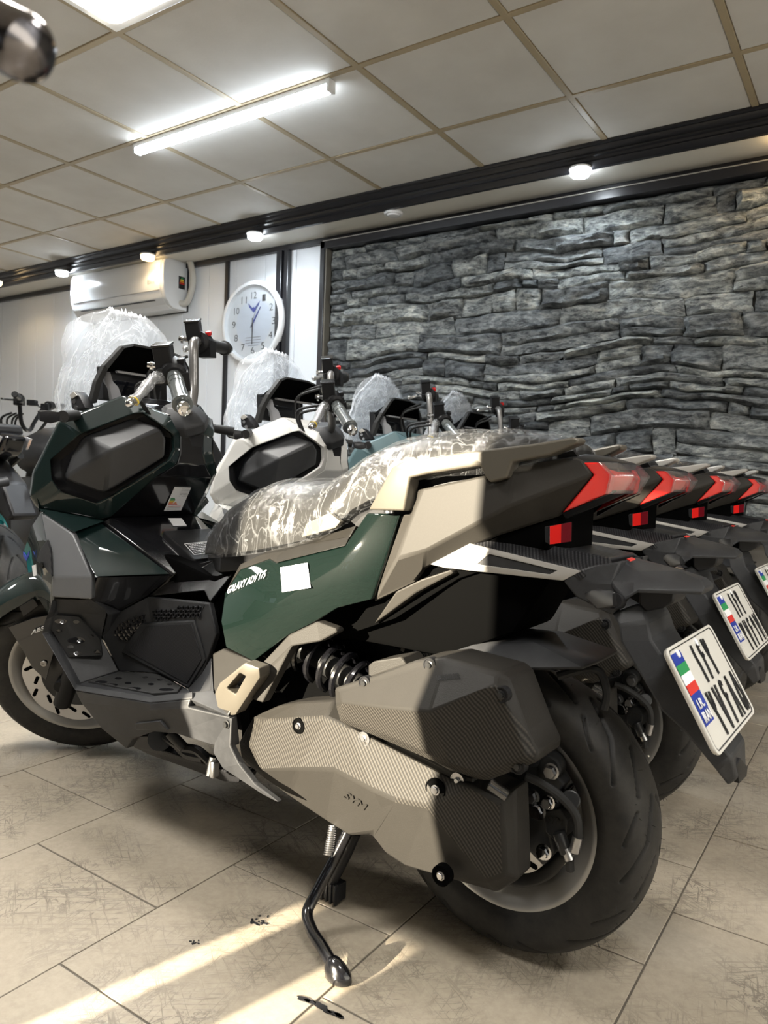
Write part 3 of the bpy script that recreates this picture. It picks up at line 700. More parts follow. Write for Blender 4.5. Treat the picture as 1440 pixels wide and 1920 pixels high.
def wheel(root, cx, cz, R, w_, bead, name, tf, spoke_n, disc_y, disc_r, pitch_n):
    def place(o): 
        for v in o.data.vertices: v.co = tf(Vector((v.co.x+cx, v.co.y, v.co.z+cz)))
        o.data.update(); return o
    me = tyre_mesh(R, w_, bead, pitch_n, 1)
    ty = bpy.data.objects.new(name+'_tyre', me); COL.objects.link(ty); ty.parent = root; place(ty)
    rh = random.Random(5); bm = bmesh.new()                 # moulding hairs on the new tyre
    for k in range(150):
        t = rh.uniform(0, 2*PI); s_ = rh.uniform(-1, 1); ph = s_*1.25
        y = math.sin(ph)*w_/2; r = bead+(R-bead)*.52+(R-bead)*.48*math.cos(ph); l = rh.uniform(.004, .010)
        er = Vector((math.cos(t), 0, math.sin(t))); nrm = (er*math.cos(ph)+Vector((0, math.sin(ph), 0))).normalized()
        if r*math.sin(t)-l < -R+.001: continue
        p = er*r+Vector((0, y, 0)); add_cyl(bm, p-nrm*.001, p+nrm*l+er.cross(Vector((0, 1, 0)))*rh.uniform(-.002, .002), .00045, n=3)
    tag(place(finish(bm, 'tyre_hairs', M['rubber'], ty, smooth=0)), kind='stuff')
    rf_ = bead+.006
    rim = place(finish(rim_bm(rf_, w_*.80), name+'_rim', M['alu'], root, smooth=40))
    bm = bmesh.new(); add_lathe(bm, (0, -w_*.38, 0), (0, 1, 0), [(0, rf_-.043), (w_*.10, rf_-.060), (w_*.66, rf_-.060), (w_*.76, rf_-.043), (w_*.76, rf_-.047), (w_*.66, rf_-.064), (w_*.10, rf_-.064), (0, rf_-.047)], 72, closed=True)
    place(finish(bm, 'rim_barrel', M['rimblack'], rim, smooth=40))
    for k in range(spoke_n):
        t = 2*PI*k/spoke_n+.3; er = Vector((math.cos(t), 0, math.sin(t))); et = Vector((-math.sin(t), 0, math.cos(t)))
        bm = bmesh.new(); r0_, r1_ = .035, rf_-.055
        add_loft(bm, [[er*r_+et*a_+Vector((0, b_, 0)) for a_, b_ in ((-wd, -dp), (wd, -dp), (wd*.8, dp), (-wd*.8, dp))] for r_, wd, dp in ((r0_, .020, .018), ((r0_+r1_)/2, .013, .013), (r1_, .022, .016))])
        place(finish(bm, 'spoke', M['rimblack'], rim, bevel=.003))
    bm = bmesh.new(); add_lathe(bm, (0, -.05, 0), (0, 1, 0), [(0, 0), (0, .028), (.02, .036), (.08, .036), (.10, .026), (.10, 0)], 32); place(finish(bm, name+'_hub', M['iron'], root))
    # slotted wavy disc
    bm = bmesh.new(); n_ = 96
    for sgn in (0,):
        ro = [disc_r*(1+.012*math.sin(k*2*PI/n_*8)) for k in range(n_)]; ri = disc_r*.66
        A = []; 
        for y in (disc_y-.002, disc_y+.002):
            A.append([bm.verts.new((math.cos(2*PI*k/n_)*ro[k], y, math.sin(2*PI*k/n_)*ro[k])) for k in range(n_)])
            A.append([bm.verts.new((math.cos(2*PI*k/n_)*ri, y, math.sin(2*PI*k/n_)*ri)) for k in range(n_)])
        for k in range(n_):
            j = (k+1) % n_; bm.faces.new((A[0][k], A[0][j], A[1][j], A[1][k])); bm.faces.new((A[2][j], A[2][k], A[3][k], A[3][j]))
            bm.faces.new((A[0][j], A[0][k], A[2][k], A[2][j])); bm.faces.new((A[1][k], A[1][j], A[3][j], A[3][k]))
    dsc = place(finish(bm, name+'_brake_disc', M['disc'], root, smooth=40))
    sg = 1 if disc_y > 0 else -1
    for k in range(20):
        t = 2*PI*k/20; er = Vector((math.cos(t), 0, math.sin(t))); tw = .9 if k % 2 else .55; et = Vector((-math.sin(t+tw), 0, math.cos(t+tw)))
        rr = disc_r*(.89 if k % 2 else .76); c_ = er*rr+Vector((0, disc_y+.0019*sg, 0)); nn = Vector((et.z, 0, -et.x)); bm = bmesh.new(); poly = []
        for q in range(12):
            a_ = 2*PI*q/12; poly.append(c_+et*(math.cos(a_)*.0055+(.009 if math.cos(a_) > 0 else -.009))+nn*math.sin(a_)*.0052)
        add_prism(bm, poly, (0, .0006*sg, 0)); place(finish(bm, 'disc_slot', M['dark'], dsc, smooth=0))
    bm = bmesh.new(); add_lathe(bm, (0, disc_y-.003*sg, 0), (0, sg, 0), [(0, disc_r*.70), (.004, disc_r*.70), (.006, disc_r*.5), (.012, .045), (.012, .03), (0, .03)], 40, closed=True)
    place(finish(bm, 'disc_carrier', M['iron'], dsc))
    return ty
def bolt(root, p, d, r=.011, h=.008, m_='steel', cup=False, name='bolt', parent=None):
    bm = bmesh.new(); d = Vector(d).normalized()
    if cup: add_lathe(bm, p, d, [(0, 0), (0, r*1.9), (h*.3, r*1.9), (h*.3, r*1.1), (h, r), (h, r*.5), (h*.5, r*.4), (h*.5, 0)], 20)
    else:
        add_lathe(bm, p, d, [(0, 0), (0, r*1.35), (.0015, r*1.35), (.002, r)], 20)
        add_lathe(bm, Vector(p)+d*.002, d, [(0, r*.95), (h, r*.95), (h, 0)], 6)
    return finish(bm, name, M[m_], parent or root, smooth=30)

def build_scooter():
    R_ = empty('scooter', (0, 0, 0)); I = lambda v: v
    paints = []
    # --- wheels
    wheel(R_, 0, .256, .256, .140, .170, 'rear', I, 5, .050, .110, 9)
    wheel(R_, 1.37, .262, .262, .110, .184, 'front', st, 5, .052, .146, 9)
    # --- upper fairing around the glovebox pocket
    outer = [(64, 885, .250), (112, 790, .225), (232, 741, .120), (262, 757, .085), (318, 778, .050), (338, 810, .035), (338, 850, .035), (332, 870, .045), (296, 893, .085), (207, 971, .130), (183, 974, .155), (72, 953, .235), (58, 930, .250)]
    rim_ = [(95, 862, .235), (150, 815, .200), (247, 777, .125), (267, 773, .110), (307, 800, .080), (326, 815, .062), (328, 843, .060), (320, 862, .070), (287, 883, .100), (207, 932, .150), (183, 944, .175), (112, 920, .225), (97, 897, .235)]
    vs = outer+rim_
    o = panel('upper_fairing', M['green'], vs, ring_faces(13), (.018, -.004, 0), R_, bevel=.004); paints.append('upper_fairing')
    rimv = [P(*p) for p in rim_]; deep = [v+Vector((.030, -.018, 0)) for v in rimv]
    panel('glovebox_recess', M['gloss'], rimv+deep, ring_faces(13)+[[25-i for i in range(13)]], (.006, -.004, 0), R_, bevel=0)
    hexo = [(125, 893, .205), (137, 853, .195), (160, 818, .175), (250, 785, .105), (300, 803, .070), (311, 823, .060), (308, 857, .065), (233, 903, .118), (197, 923, .148), (186, 922, .155), (129, 901, .200)]
    hv = [P(*p)+Vector((-.012, .008, 0)) for p in hexo]; bk = [P(*p)+Vector((.028, -.012, 0)) for p in hexo]
    rdg = P(210, 843, .165)
    rdg = P(208, 843, .176)
    panel('glovebox_lid', M['lid'], hv+[rdg], [[0, 1, 2, 11], [2, 3, 4, 11], [4, 5, 6, 7, 8, 11], [8, 9, 10, 0, 11]], (.03, -.012, 0), R_, bevel=.006, bangle=6)
    # glossy bridge between the pockets (the centre of the cockpit) with ignition cover
    cv = [(232, 741, .120), (262, 757, .085), (318, 778, .050), (338, 810, .035), (338, 850, .035), (332, 870, .045), (296, 893, .085)]
    cL = [P(*p) for p in cv]
    bm = bmesh.new()
    add_sheet(bm, cL+[mir(v) for v in cL], [[1, 2, 9, 8], [2, 3, 10, 9], [3, 4, 11, 10], [4, 5, 12, 11], [5, 6, 13, 12], [0, 1, 8, 7]], (.02, 0, 0))
    finish(bm, 'centre_bridge', M['gloss'], R_, bevel=.003)
    ign = Vector((.935, -.035, .885))
    bm = bmesh.new(); c_ = P(368, 838, -.03)
    add_loft(bm, [[c_+Vector((dx, y, z_)) for y, z_ in ((.050*k, .030*k), (.030*k, -.035*k), (-.030*k, -.035*k), (-.050*k, .030*k), (0, .045*k))] for dx, k in ((.06, 1.25), (.0, 1.15), (-.018, .8))]); finish(bm, 'ignition_cover', M['black'], R_, bevel=.004)
    # --- inner shield
    s1 = [(296, 893, .085), (207, 932, .150), (207, 970, .130)]
    sv = [P(*p) for p in s1]; bm = bmesh.new()
    v_ = sv+[mir(v) for v in sv]; add_sheet(bm, v_, [[0, 1, 2, 5, 4, 3]], (.02, 0, 0)); finish(bm, 'inner_shield', M['gloss'], R_, bevel=.003)
    s2 = [P(207, 970, .130), P(195, 977, .150), P(325, 1077, .115), P(357, 1059, .075), P(301, 1005, .070)]
    bm = bmesh.new(); v_ = s2+[mir(v) for v in s2]
    add_sheet(bm, v_, [[0, 1, 2, 3, 4], [5, 9, 8, 7, 6], [0, 4, 9, 5], [4, 3, 8, 9]], (.02, 0, -.02)); finish(bm, 'tunnel_cover', M['gloss'], R_, bevel=.003)
    # fuel lid on the tunnel
    l_ = [P(303, 1003, .075), P(360, 1058, .078), P(366, 1060, .070)]
    up = Vector((-.006, 0, .012)); a_ = [v+up for v in l_]; bm = bmesh.new()
    v_ = [a_[0], a_[1], a_[2]]; v_ = v_+[mir(v) for v in v_[::-1]]
    add_prism(bm, v_, (.008, 0, -.02)); finish(bm, 'fuel_lid', M['smoke'], R_, bevel=.005)
    q = [(346, 1020), (396, 1015), (408, 1034), (364, 1040)]
    n0 = (a_[1]-a_[0]).cross(mir(a_[0])-a_[0]).normalized()
    def onplane(px, py, p0, nn, lift=.0):
        d = BMI @ ray(px, py); t = (p0+nn*lift-LO).dot(nn)/d.dot(nn); return LO+d*t
    if n0.z < 0: n0 = -n0
    qq = [onplane(*p, a_[0], n0, .0012) for p in q]; bm = bmesh.new()
    for s_, e_ in ((0, 1), (1, 2), (2, 3), (3, 0)):
        dd = (qq[e_]-qq[s_]).normalized(); nn = dd.cross(n0)*.0009; add_prism(bm, [qq[s_]-nn, qq[s_]+nn, qq[e_]+nn, qq[e_]-nn], n0*.0004)
    lb = finish(bm, 'label_border', M['letter'], R_, smooth=0)
    rr_ = random.Random(4)
    for k in range(6):
        f0 = (k+.7)/6.8; A_ = qq[0]*(1-f0)+qq[3]*f0; B_ = qq[1]*(1-f0)+qq[2]*f0
        bm = bmesh.new(); t0 = .08
        while t0 < (.9 if k < 5 else .45):
            t1 = t0+rr_.uniform(.04, .12); a1, b1 = A_.lerp(B_, t0), A_.lerp(B_, min(t1, .93)); nn = (qq[3]-qq[0]).normalized()*.0013; add_prism(bm, [a1-nn, b1-nn, b1+nn, a1+nn], n0*.0004); t0 = t1+.025
        finish(bm, 'label_text', M['letter'], lb, smooth=0)
    # --- shield side facets
    o = panel('shield_wing', M['green'], [(72, 953, .240), (183, 973, .157), (196, 977, .150), (138, 998, .236), (77, 960, .245)], [[0, 1, 2, 3, 4]], (.015, -.01, 0), R_, bevel=.002)
    panel('side_facet', M['green'], [(140, 1000, .220), (196, 978, .140), (324, 1076, .110), (180, 1081, .252), (171, 1066, .250)], [[0, 1, 2, 3, 4]], (.012, -.012, 0), R_, bevel=.002, bangle=60)
    panel('lower_facet', M['gloss'], [(181, 1083, .222), (326, 1078, .114), (277, 1118, .122), (223, 1148, .145), (173, 1128, .228), (173, 1085, .232)], [[0, 1, 2, 3, 4, 5]], (.012, -.012, 0), R_, bevel=.003)
    panel('tunnel_side', M['gloss'], [(326, 1078, .114), (357, 1060, .082), (414, 1046, .085), (450, 1058, .115), (393, 1130, .150), (382, 1108, .135), (277, 1118, .122)], [[0, 1, 2, 6], [2, 5, 6], [2, 3, 4, 5]], (0, -.012, 0), R_, bevel=.003)
    panel('leg_guard', M['guard'], [(77, 961, .247), (137, 1001, .238), (172, 1080, .248), (172, 1124, .248), (97, 1120, .272), (97, 1082, .276), (88, 1023, .262)], [[0, 1, 6], [6, 1, 2, 5], [5, 2, 3, 4]], (.016, -.02, 0), R_, bevel=.004)
    # nose
    fr = Vector((1.50, 0, .80)); fl = Vector((1.47, 0, .55))
    nv = [P(77, 960, .245), P(60, 985, .225), P(45, 1030, .175), P(58, 1100, .185), P(92, 1155, .255), P(97, 1120, .270), P(97, 1082, .274), P(88, 1023, .260), Vector((1.44, .0, .80)), Vector((1.52, .0, .68)), Vector((1.50, 0, .55))]
    nm = [mir(v) for v in nv[:8]]; bm = bmesh.new()
    add_sheet(bm, nv+nm, [[0, 1, 7], [1, 2, 7], [2, 6, 7], [2, 3, 6], [3, 4, 5, 6], [0, 8, 1], [1, 8, 9, 2], [2, 9, 10, 3],
                        [11, 18, 12], [12, 18, 13], [13, 18, 17], [13, 17, 14], [14, 17, 16, 15], [11, 12, 8], [12, 13, 9, 8], [13, 14, 10, 9]], (-.012, 0, 0))
    finish(bm, 'front_nose', M['green'], R_, bevel=.002)
    vent = [P(88, 1012, .268), P(95, 1030, .268), P(97, 1082, .282), P(82, 1062, .262), P(68, 1052, .232), P(76, 1030, .250)]
    bm = bmesh.new(); add_prism(bm, vent, (.01, -.01, 0)); finish(bm, 'side_vent', M['carbon_dark'], R_, bevel=.002)
    bolt(R_, P(80, 1060, .262), (-.4, .9, 0), .006, .004, 'ink' if 0 else 'iron', name='vent_screw')
    # chevron emblem and white strip on the nose edge
    ev = [P(46, 1034, .186), P(52, 1043, .2), P(57, 1032, .208), P(57, 1040, .208), P(52, 1052, .2), P(46, 1043, .186)]
    bm = bmesh.new(); add_prism(bm, [v+Vector((-.002, .003, 0)) for v in ev], (0, .002, 0)); finish(bm, 'chevron_emblem', M['blue'], R_, smooth=0)
    ev = [P(63, 1060, .222), P(70, 1058, .236), P(72, 1078, .236), P(66, 1080, .228)]
    bm = bmesh.new(); add_prism(bm, [v+Vector((-.002, .004, 0)) for v in ev], (0, .002, 0)); finish(bm, 'film_sticker', M['letter'], R_, smooth=0)
    # upper front fairing between nose and screen
    tv = [P(64, 885, .248), P(112, 790, .223), P(232, 741, .118), P(72, 953, .238), Vector((1.30, 0, .985)), Vector((1.44, 0, .82))]
    tm = [mir(v) for v in tv[:4]]; bm = bmesh.new()
    add_sheet(bm, tv+tm, [[0, 1, 5], [1, 4, 5], [1, 2, 4], [0, 5, 3], [6, 5, 7], [7, 5, 4], [7, 4, 8], [6, 9, 5]], (-.004, 0, -.012)); finish(bm, 'front_cowl', M['green'], R_, bevel=.002)
    # --- footwell
    fw = {'rim': [(97, 1124, .268), (92, 1146, .272), (82, 1166, .272), (79, 1187, .272), (135, 1282, .272), (142, 1290, .270)],
          'in': [(172, 1124, .225), (200, 1150, .190), (196, 1200, .172), (223, 1252, .155), (146, 1281, .250)]}
    V_ = [(97, 1122, .266), (172, 1124, .228), (200, 1143, .195), (201, 1153, .190), (191, 1196, .176), (224, 1258, .150), (145, 1283, .252), (91, 1184, .258), (100, 1148, .258)]
    lsf = panel('leg_shield_floor', M['matte'], V_, [[0, 1, 2, 3, 8], [8, 3, 4, 7], [7, 4, 5, 6]], (.015, 0, -.015), R_, bevel=.003)
    panel('rim_rail', M['matte'], [(97, 1122, .272), (100, 1148, .264), (91, 1184, .264), (145, 1283, .262), (283, 1305, .262), (360, 1297, .262), (360, 1310, .270), (283, 1318, .275), (140, 1294, .278), (78, 1188, .278), (83, 1164, .278), (93, 1144, .276)],
          [[0, 1, 10, 11], [1, 2, 9, 10], [2, 3, 8, 9], [3, 4, 7, 8], [4, 5, 6, 7]], (.0, -.014, -.006), R_, bevel=.003)
    ffl = panel('foot_floor', M['matte'], [(145, 1283, .255), (224, 1258, .150), (300, 1262, .150), (352, 1292, .150), (360, 1299, .255), (283, 1306, .258)], [[0, 1, 2, 3, 4, 5]], (0, 0, -.015), R_, bevel=.002)
    # rubber foot pads
    def pad(name, par, pl, thick, slots, root):
        o = decal(name, par, pl, M['rubber'], thick, root, 0, 0, .0012, 30)
        for (px, py, rx, ry) in slots: decal('pad_slot', o, [(px+rx*.5*math.cos(k*PI/6), py+ry*.5*math.sin(k*PI/6)) for k in range(12)], M['gloss'], .0006, o)
        return o
    p1 = pad('foot_pad', lsf, [(101, 1152), (150, 1156), (189, 1198), (193, 1228), (130, 1231), (98, 1180)], .006,
             [(114, 1165, 24, 9), (143, 1166, 12, 7), (111, 1183, 13, 7), (170, 1193, 12, 7), (143, 1201, 34, 13), (132, 1213, 13, 8), (183, 1222, 13, 8), (142, 1225, 26, 8)], R_)
    for q_ in ((117, 1167), (149, 1202), (143, 1226)): bolt(R_, hit(p1, *q_, .0)[0] or P(q_[0], q_[1], .22), (-.6, .2, .7), .004, .004, 'steel', name='pad_screw', parent=p1)
    p2 = pad('foot_pad', ffl, [(165, 1280), (232, 1263), (296, 1267), (340, 1290), (333, 1300), (285, 1303)], .004,
             [(190, 1279, 24, 5), (222, 1272, 14, 3.5), (208, 1284, 26, 5), (272, 1270, 11, 3.5), (283, 1283, 12, 4), (300, 1275, 11, 3.5), (312, 1293, 28, 5), (252, 1291, 26, 5), (318, 1283, 11, 3.5), (240, 1281, 13, 4)], R_)
    # tunnel wall inside the footwell
    twl = panel('tunnel_wall', M['matte'], [(172, 1124, .228), (223, 1147, .146), (277, 1119, .124), (392, 1131, .150), (405, 1190, .158), (380, 1262, .158), (352, 1293, .156), (300, 1263, .152), (224, 1259, .152), (191, 1196, .178), (201, 1152, .192)],
          [[0, 1, 10], [1, 9, 10], [1, 2, 7, 8, 9], [2, 3, 4, 5, 6, 7]], (.0, -.014, 0), R_, bevel=.003)
    def raised(name, mm, pl, dy, root, bevel=.002, par=None):
        return decal(name, par or twl, [p[:2] for p in pl], M[mm], dy, root, 0, 0, bevel, 30)
    tpn = raised('tunnel_panel', 'matte', [(266, 1168, .135), (366, 1162, .150), (388, 1236, .160), (356, 1290, .158), (330, 1288, .156), (246, 1262, .152), (230, 1222, .150)], .005, R_, .003)
    raised('carbon_inlay', 'carbon_dark', [(276, 1174, .136), (360, 1169, .150), (379, 1236, .159), (351, 1282, .158), (332, 1281, .156), (253, 1256, .152), (240, 1221, .150)], .002, R_, .001, tpn)
    for nm_, pl_ in (('vent_mesh', [(286, 1146), (384, 1134), (375, 1155), (293, 1162)]), ('vent_mesh', [(222, 1170), (273, 1152), (270, 1166), (236, 1203), (214, 1191)])):
        yb = .139 if pl_[0][0] > 250 else .146
        fr_ = raised('vent_frame', 'gloss', [(a, b) for a, b in pl_], .0012, R_, 0)
        # honeycomb cells raised on the vent
        import itertools
        xs_ = [p[0] for p in pl_]; ys_ = [p[1] for p in pl_]
        def inside(px, py):
            c = False; n_ = len(pl_)
            for i in range(n_):
                (x1, y1), (x2, y2) = pl_[i], pl_[(i+1) % n_]
                if (y1 > py) != (y2 > py) and px < (x2-x1)*(py-y1)/(y2-y1)+x1: c = not c
            return c
        bm = bmesh.new(); r_ = 4.6; row = 0; yy_ = min(ys_)
        while yy_ < max(ys_):
            xx_ = min(xs_)+(r_ if row % 2 else 0)
            while xx_ < max(xs_):
                if inside(xx_, yy_):
                    cc_, cn_ = hit(fr_, xx_, yy_, .003)
                    if cc_ is not None and cn_.y > .2:
                        e1_ = Vector((1, 0, 0)); e1_ = (e1_-cn_*e1_.dot(cn_)).normalized(); e2_ = cn_.cross(e1_)
                        o1 = [cc_+(e1_*math.cos(t)+e2_*math.sin(t))*.0070 for t in [k*PI/3+PI/6 for k in range(6)]]
                        o2 = [cc_+(e1_*math.cos(t)+e2_*math.sin(t))*.0052 for t in [k*PI/3+PI/6 for k in range(6)]]
                        add_sheet(bm, o1+o2, ring_faces(6), cn_*-.003)
                xx_ += 2*r_
            yy_ += r_*1.42; row += 1
        tag(finish(bm, 'honeycomb', M['black'], fr_, smooth=0), kind='stuff')
    # --- side skirt
    skt = panel('side_skirt', M['matte'], [(140, 1294, .276), (283, 1318, .274), (357, 1311, .270), (352, 1326, .272), (282, 1330, .276), (430, 1344, .262), (436, 1400, .250), (400, 1398, .245), (330, 1376, .250), (285, 1372, .252), (247, 1386, .245), (237, 1404, .225), (190, 1366, .245), (152, 1318, .265), (417, 1342, .265)],
          [[0, 1, 4, 13], [1, 2, 3, 4], [13, 4, 9, 10, 12], [4, 3, 14, 8, 9], [14, 5, 6, 7, 8], [12, 10, 11]], (0, -.02, 0), R_, bevel=.003)
    panel('floor_step', M['matte'], [(360, 1299, .256), (352, 1292, .156), (380, 1262, .160), (396, 1232, .205), (400, 1296, .24), (430, 1343, .262), (357, 1311, .270)], [[0, 1, 2, 3, 4], [0, 4, 5, 6]], (0, -.01, -.012), R_, bevel=.002)
    raised('skirt_plate', 'matte', [(257, 1354), (303, 1349), (318, 1367), (258, 1366)], .006, R_, .002, skt)
    panel('belly_pan', M['carbon_dark'], [(237, 1378, .215), (283, 1380, .215), (300, 1405, .205), (350, 1422, .200), (452, 1456, .185), (447, 1468, .17), (420, 1466, .16), (282, 1416, .15), (250, 1401, .17)], [[0, 1, 2, 3, 4, 5, 6, 7, 8]], (0, -.05, 0), R_, bevel=.004)
    panel('rear_fin', M['matte'], [(421, 1344, .258), (434, 1347, .262), (431, 1399, .262), (447, 1432, .262), (477, 1470, .262), (521, 1505, .260), (492, 1490, .252), (417, 1441, .248), (399, 1411, .248), (406, 1361, .252)], [[0, 1, 2, 9], [2, 8, 9], [2, 3, 7, 8], [3, 4, 6, 7], [4, 5, 6]], (0, -.015, 0), R_, bevel=.003)
    bolt(R_, P(425, 1358, .262), (0, 1, 0), .006, .004, 'iron', name='fin_screw')
    # black mechanics under the skirt
    bm = bmesh.new(); add_cyl(bm, P(300, 1385, .22), P(300, 1385, .15), .026, n=20); add_tube(bm, [P(310, 1380, .215), P(340, 1400, .21), P(372, 1408, .2), P(405, 1440, .2)], .010, 8); add_tube(bm, [P(330, 1390, .20), P(352, 1412, .19), P(384, 1420, .19)], .013, 8)
    add_cyl(bm, P(318, 1374, .23), P(345, 1402, .215), .011, n=14); add_cyl(bm, P(395, 1455, .23), P(402, 1420, .22), .010, n=10); finish(bm, 'stand_linkage', M['iron'], R_)
    bm = bmesh.new(); add_box(bm, P(402, 1442, .235), (.012, .018, .035)); finish(bm, 'stand_pedal', M['steel'], R_, bevel=.004)
    # --- body cover
    g = [(421, 1112, .182), (450, 1068, .172), (505, 1048, .166), (517, 1056, .172), (646, 1024, .166), (688, 962, .152), (716, 963, .152), (750, 964, .142), (722, 1050, .158), (696, 1124, .172), (632, 1140, .190), (590, 1166, .196), (540, 1191, .202), (475, 1240, .212), (423, 1214, .208), (414, 1165, .200), (520, 1132, .212), (636, 1060, .186)]
    panel('body_cover', M['green_sunlit'], g, [[0, 1, 2, 3, 16], [3, 4, 17, 16], [4, 5, 6, 17], [6, 7, 8, 17], [8, 9, 10, 17], [10, 11, 12, 16, 17], [12, 13, 14, 16], [14, 15, 0, 16]], (0, -.014, 0), R_, bevel=.003, smooth=40, bangle=25)
    panel('cover_trim', M['heel'], [(424, 1106, .176), (450, 1058, .160), (508, 1030, .155), (600, 1005, .150), (668, 985, .148), (646, 1024, .164), (518, 1056, .170), (505, 1048, .164), (450, 1068, .170)], [[0, 1, 8], [1, 2, 7, 8], [2, 3, 6, 7], [3, 4, 5, 6]], (0, -.012, -.004), R_, bevel=.002)
    panel('cover_trim_strip', M['heel'], [(518, 1038, .158), (560, 1022, .158), (655, 1006, .157), (647, 1023, .168), (519, 1055, .174)], [[0, 1, 2, 3, 4]], (0, -.006, 0), R_, bevel=.001)
    # lower heel panel, foot-peg bracket and peg
    panel('heel_panel', M['heel'], [(398, 1226, .215), (418, 1216, .210), (476, 1241, .214), (462, 1262, .218), (428, 1342, .262), (414, 1338, .262), (400, 1290, .240)], [[0, 1, 2, 3, 4, 5, 6]], (0, -.012, 0), R_, bevel=.003)
    panel('peg_bracket', M['cover'], [(541, 1190, .206), (594, 1165, .200), (630, 1178, .192), (632, 1186, .192), (600, 1203, .200), (547, 1212, .212), (492, 1318, .232), (471, 1311, .232), (478, 1290, .232), (503, 1254, .226), (488, 1246, .226)], [[0, 1, 4, 5], [1, 2, 3, 4], [0, 5, 9, 10], [9, 5, 6, 7, 8]], (0, -.022, 0), R_, bevel=.003)
    pg = [(402, 1300, .262), (411, 1281, .268), (458, 1243, .268), (486, 1253, .262), (487, 1271, .258), (441, 1341, .256), (418, 1343, .256), (408, 1328, .258)]
    ph_ = [(424, 1291, .266), (449, 1262, .268), (460, 1268, .264), (441, 1302, .262)]
    vs_ = [P(*p) for p in pg]+[P(*p) for p in ph_]
    bm = bmesh.new(); add_sheet(bm, vs_, [[0, 1, 8], [1, 2, 9, 8], [2, 3, 10, 9], [3, 4, 10], [4, 5, 11, 10], [5, 6, 7, 11], [7, 0, 8, 11]], (.006, -.034, 0)); finish(bm, 'passenger_foot_peg', M['rail'], R_, bevel=.003)
    o = R_.children[-1] if 0 else None
    bm = bmesh.new(); add_sheet(bm, [mir(v) for v in vs_], [f[::-1] for f in [[0, 1, 8], [1, 2, 9, 8], [2, 3, 10, 9], [3, 4, 10], [4, 5, 11, 10], [5, 6, 7, 11], [7, 0, 8, 11]]], (.006, .034, 0)); finish(bm, 'passenger_foot_peg', M['rail'], R_, bevel=.003)
    # --- tail panel
    t_ = [(756, 964, .142), (766, 964, .142), (777, 920, .140), (792, 916, .150), (909, 891, .132), (920, 906, .133), (949, 898, .128), (972, 872, .118), (1073, 857, .100), (1112, 889, .098), (952, 950, .134), (800, 1032, .152), (744, 1047, .160), (1049, 967, .082), (929, 1005, .108), (793, 1067, .126), (777, 1092, .134), (699, 1129, .160), (1090, 862, .092)]
    panel('tail_panel', M['taupe'], t_, [[3, 4, 5, 6, 7, 10, 11, 12], [7, 8, 18, 9, 10], [0, 1, 2, 3, 12, 17], [12, 11, 15, 16, 17], [11, 10, 14, 15], [10, 9, 13, 14]], (0, -.012, 0), R_, bevel=.004, bangle=8)
    tc = [P(972, 872, .116), P(1073, 857, .098), P(1092, 865, .090), P(1160, 866, .045), P(1100, 851, .05)]
    bm = bmesh.new(); v_ = tc+[mir(v) for v in tc]; add_sheet(bm, v_, [[0, 1, 4], [1, 2, 3, 4], [5, 9, 6], [6, 9, 8, 7], [0, 4, 9, 5], [4, 3, 8, 9]], (0, 0, -.012)); finish(bm, 'tail_top_cover', M['black'], R_, bevel=.003)
    panel('inner_tail', M['black'], [(765, 905, .115), (1075, 845, .085), (1100, 880, .08), (960, 960, .09), (760, 985, .12)], [[0, 1, 2, 3, 4]], (0, -.01, 0), R_, bevel=0)
    # lower tail trim below the panel
    panel('undertail_trim', M['taupe'], [(700, 1170, .150), (742, 1109, .150), (790, 1086, .142), (845, 1068, .130), (850, 1075, .128), (780, 1112, .140)], [[0, 1, 5], [1, 2, 3, 4, 5]], (0, -.03, 0), R_, bevel=.003)
    panel('undertail_pan', M['dark'], [(693, 1132, .140), (777, 1094, .130), (930, 1006, .100), (1040, 972, .080), (1030, 1030, .085), (860, 1085, .110), (740, 1160, .135), (650, 1190, .14)], [[0, 1, 5, 6, 7], [1, 2, 3, 4, 5]], (0, -.02, 0), R_, bevel=.002)
    # --- tail light
    rl = [(1092, 867, .093), (1123, 867, .080), (1147, 893, .074), (1139, 926, .076), (1053, 962, .085), (1113, 890, .098)]
    panel('tail_lamp', M['red'], rl, [[0, 1, 2, 3, 4, 5]], (.0, -.02, 0), R_, bevel=.003)
    cl = [P(1123, 866, .084), P(1147, 892, .080), P(1139, 927, .080), P(1162, 868, .050), P(1191, 892, .040), P(1170, 926, .040)]
    bm = bmesh.new(); v_ = cl+[mir(v) for v in cl]; add_sheet(bm, v_, [[0, 3, 4, 1], [1, 4, 5, 2], [6, 7, 10, 9], [7, 8, 11, 10], [3, 9, 10, 4], [4, 10, 11, 5], [0, 6, 9, 3], [2, 5, 11, 8]], (.004, 0, 0)); tl = finish(bm, 'lamp_lens', M['lens'], R_, bevel=.001)
    ins = [P(1135, 878, .066), P(1150, 895, .064), P(1142, 920, .064), P(1158, 884, .040), P(1172, 896, .034), P(1160, 920, .034)]
    bm = bmesh.new(); v_ = ins+[mir(v) for v in ins]; add_sheet(bm, v_, [[0, 3, 4, 1], [1, 4, 5, 2], [6, 7, 10, 9], [7, 8, 11, 10], [3, 9, 10, 4], [4, 10, 11, 5]], (.006, 0, 0)); finish(bm, 'lamp_reflector', M['red'], tl, bevel=.001)
    panel('lamp_under_trim', M['smoke'], [(1053, 963, .084), (1139, 928, .078), (1170, 926, .045), (1120, 948, .05), (1060, 972, .075)], [[0, 1, 2, 3, 4]], (0, -.01, 0), R_, bevel=.001)
    # --- grab rails
    gr = [(690, 956), (735, 875), (757, 865), (875, 847), (1000, 832), (1076, 819), (1085, 822), (1083, 831), (1030, 853), (960, 866), (950, 896), (918, 905), (909, 893), (900, 873), (800, 889), (768, 896), (757, 958)]
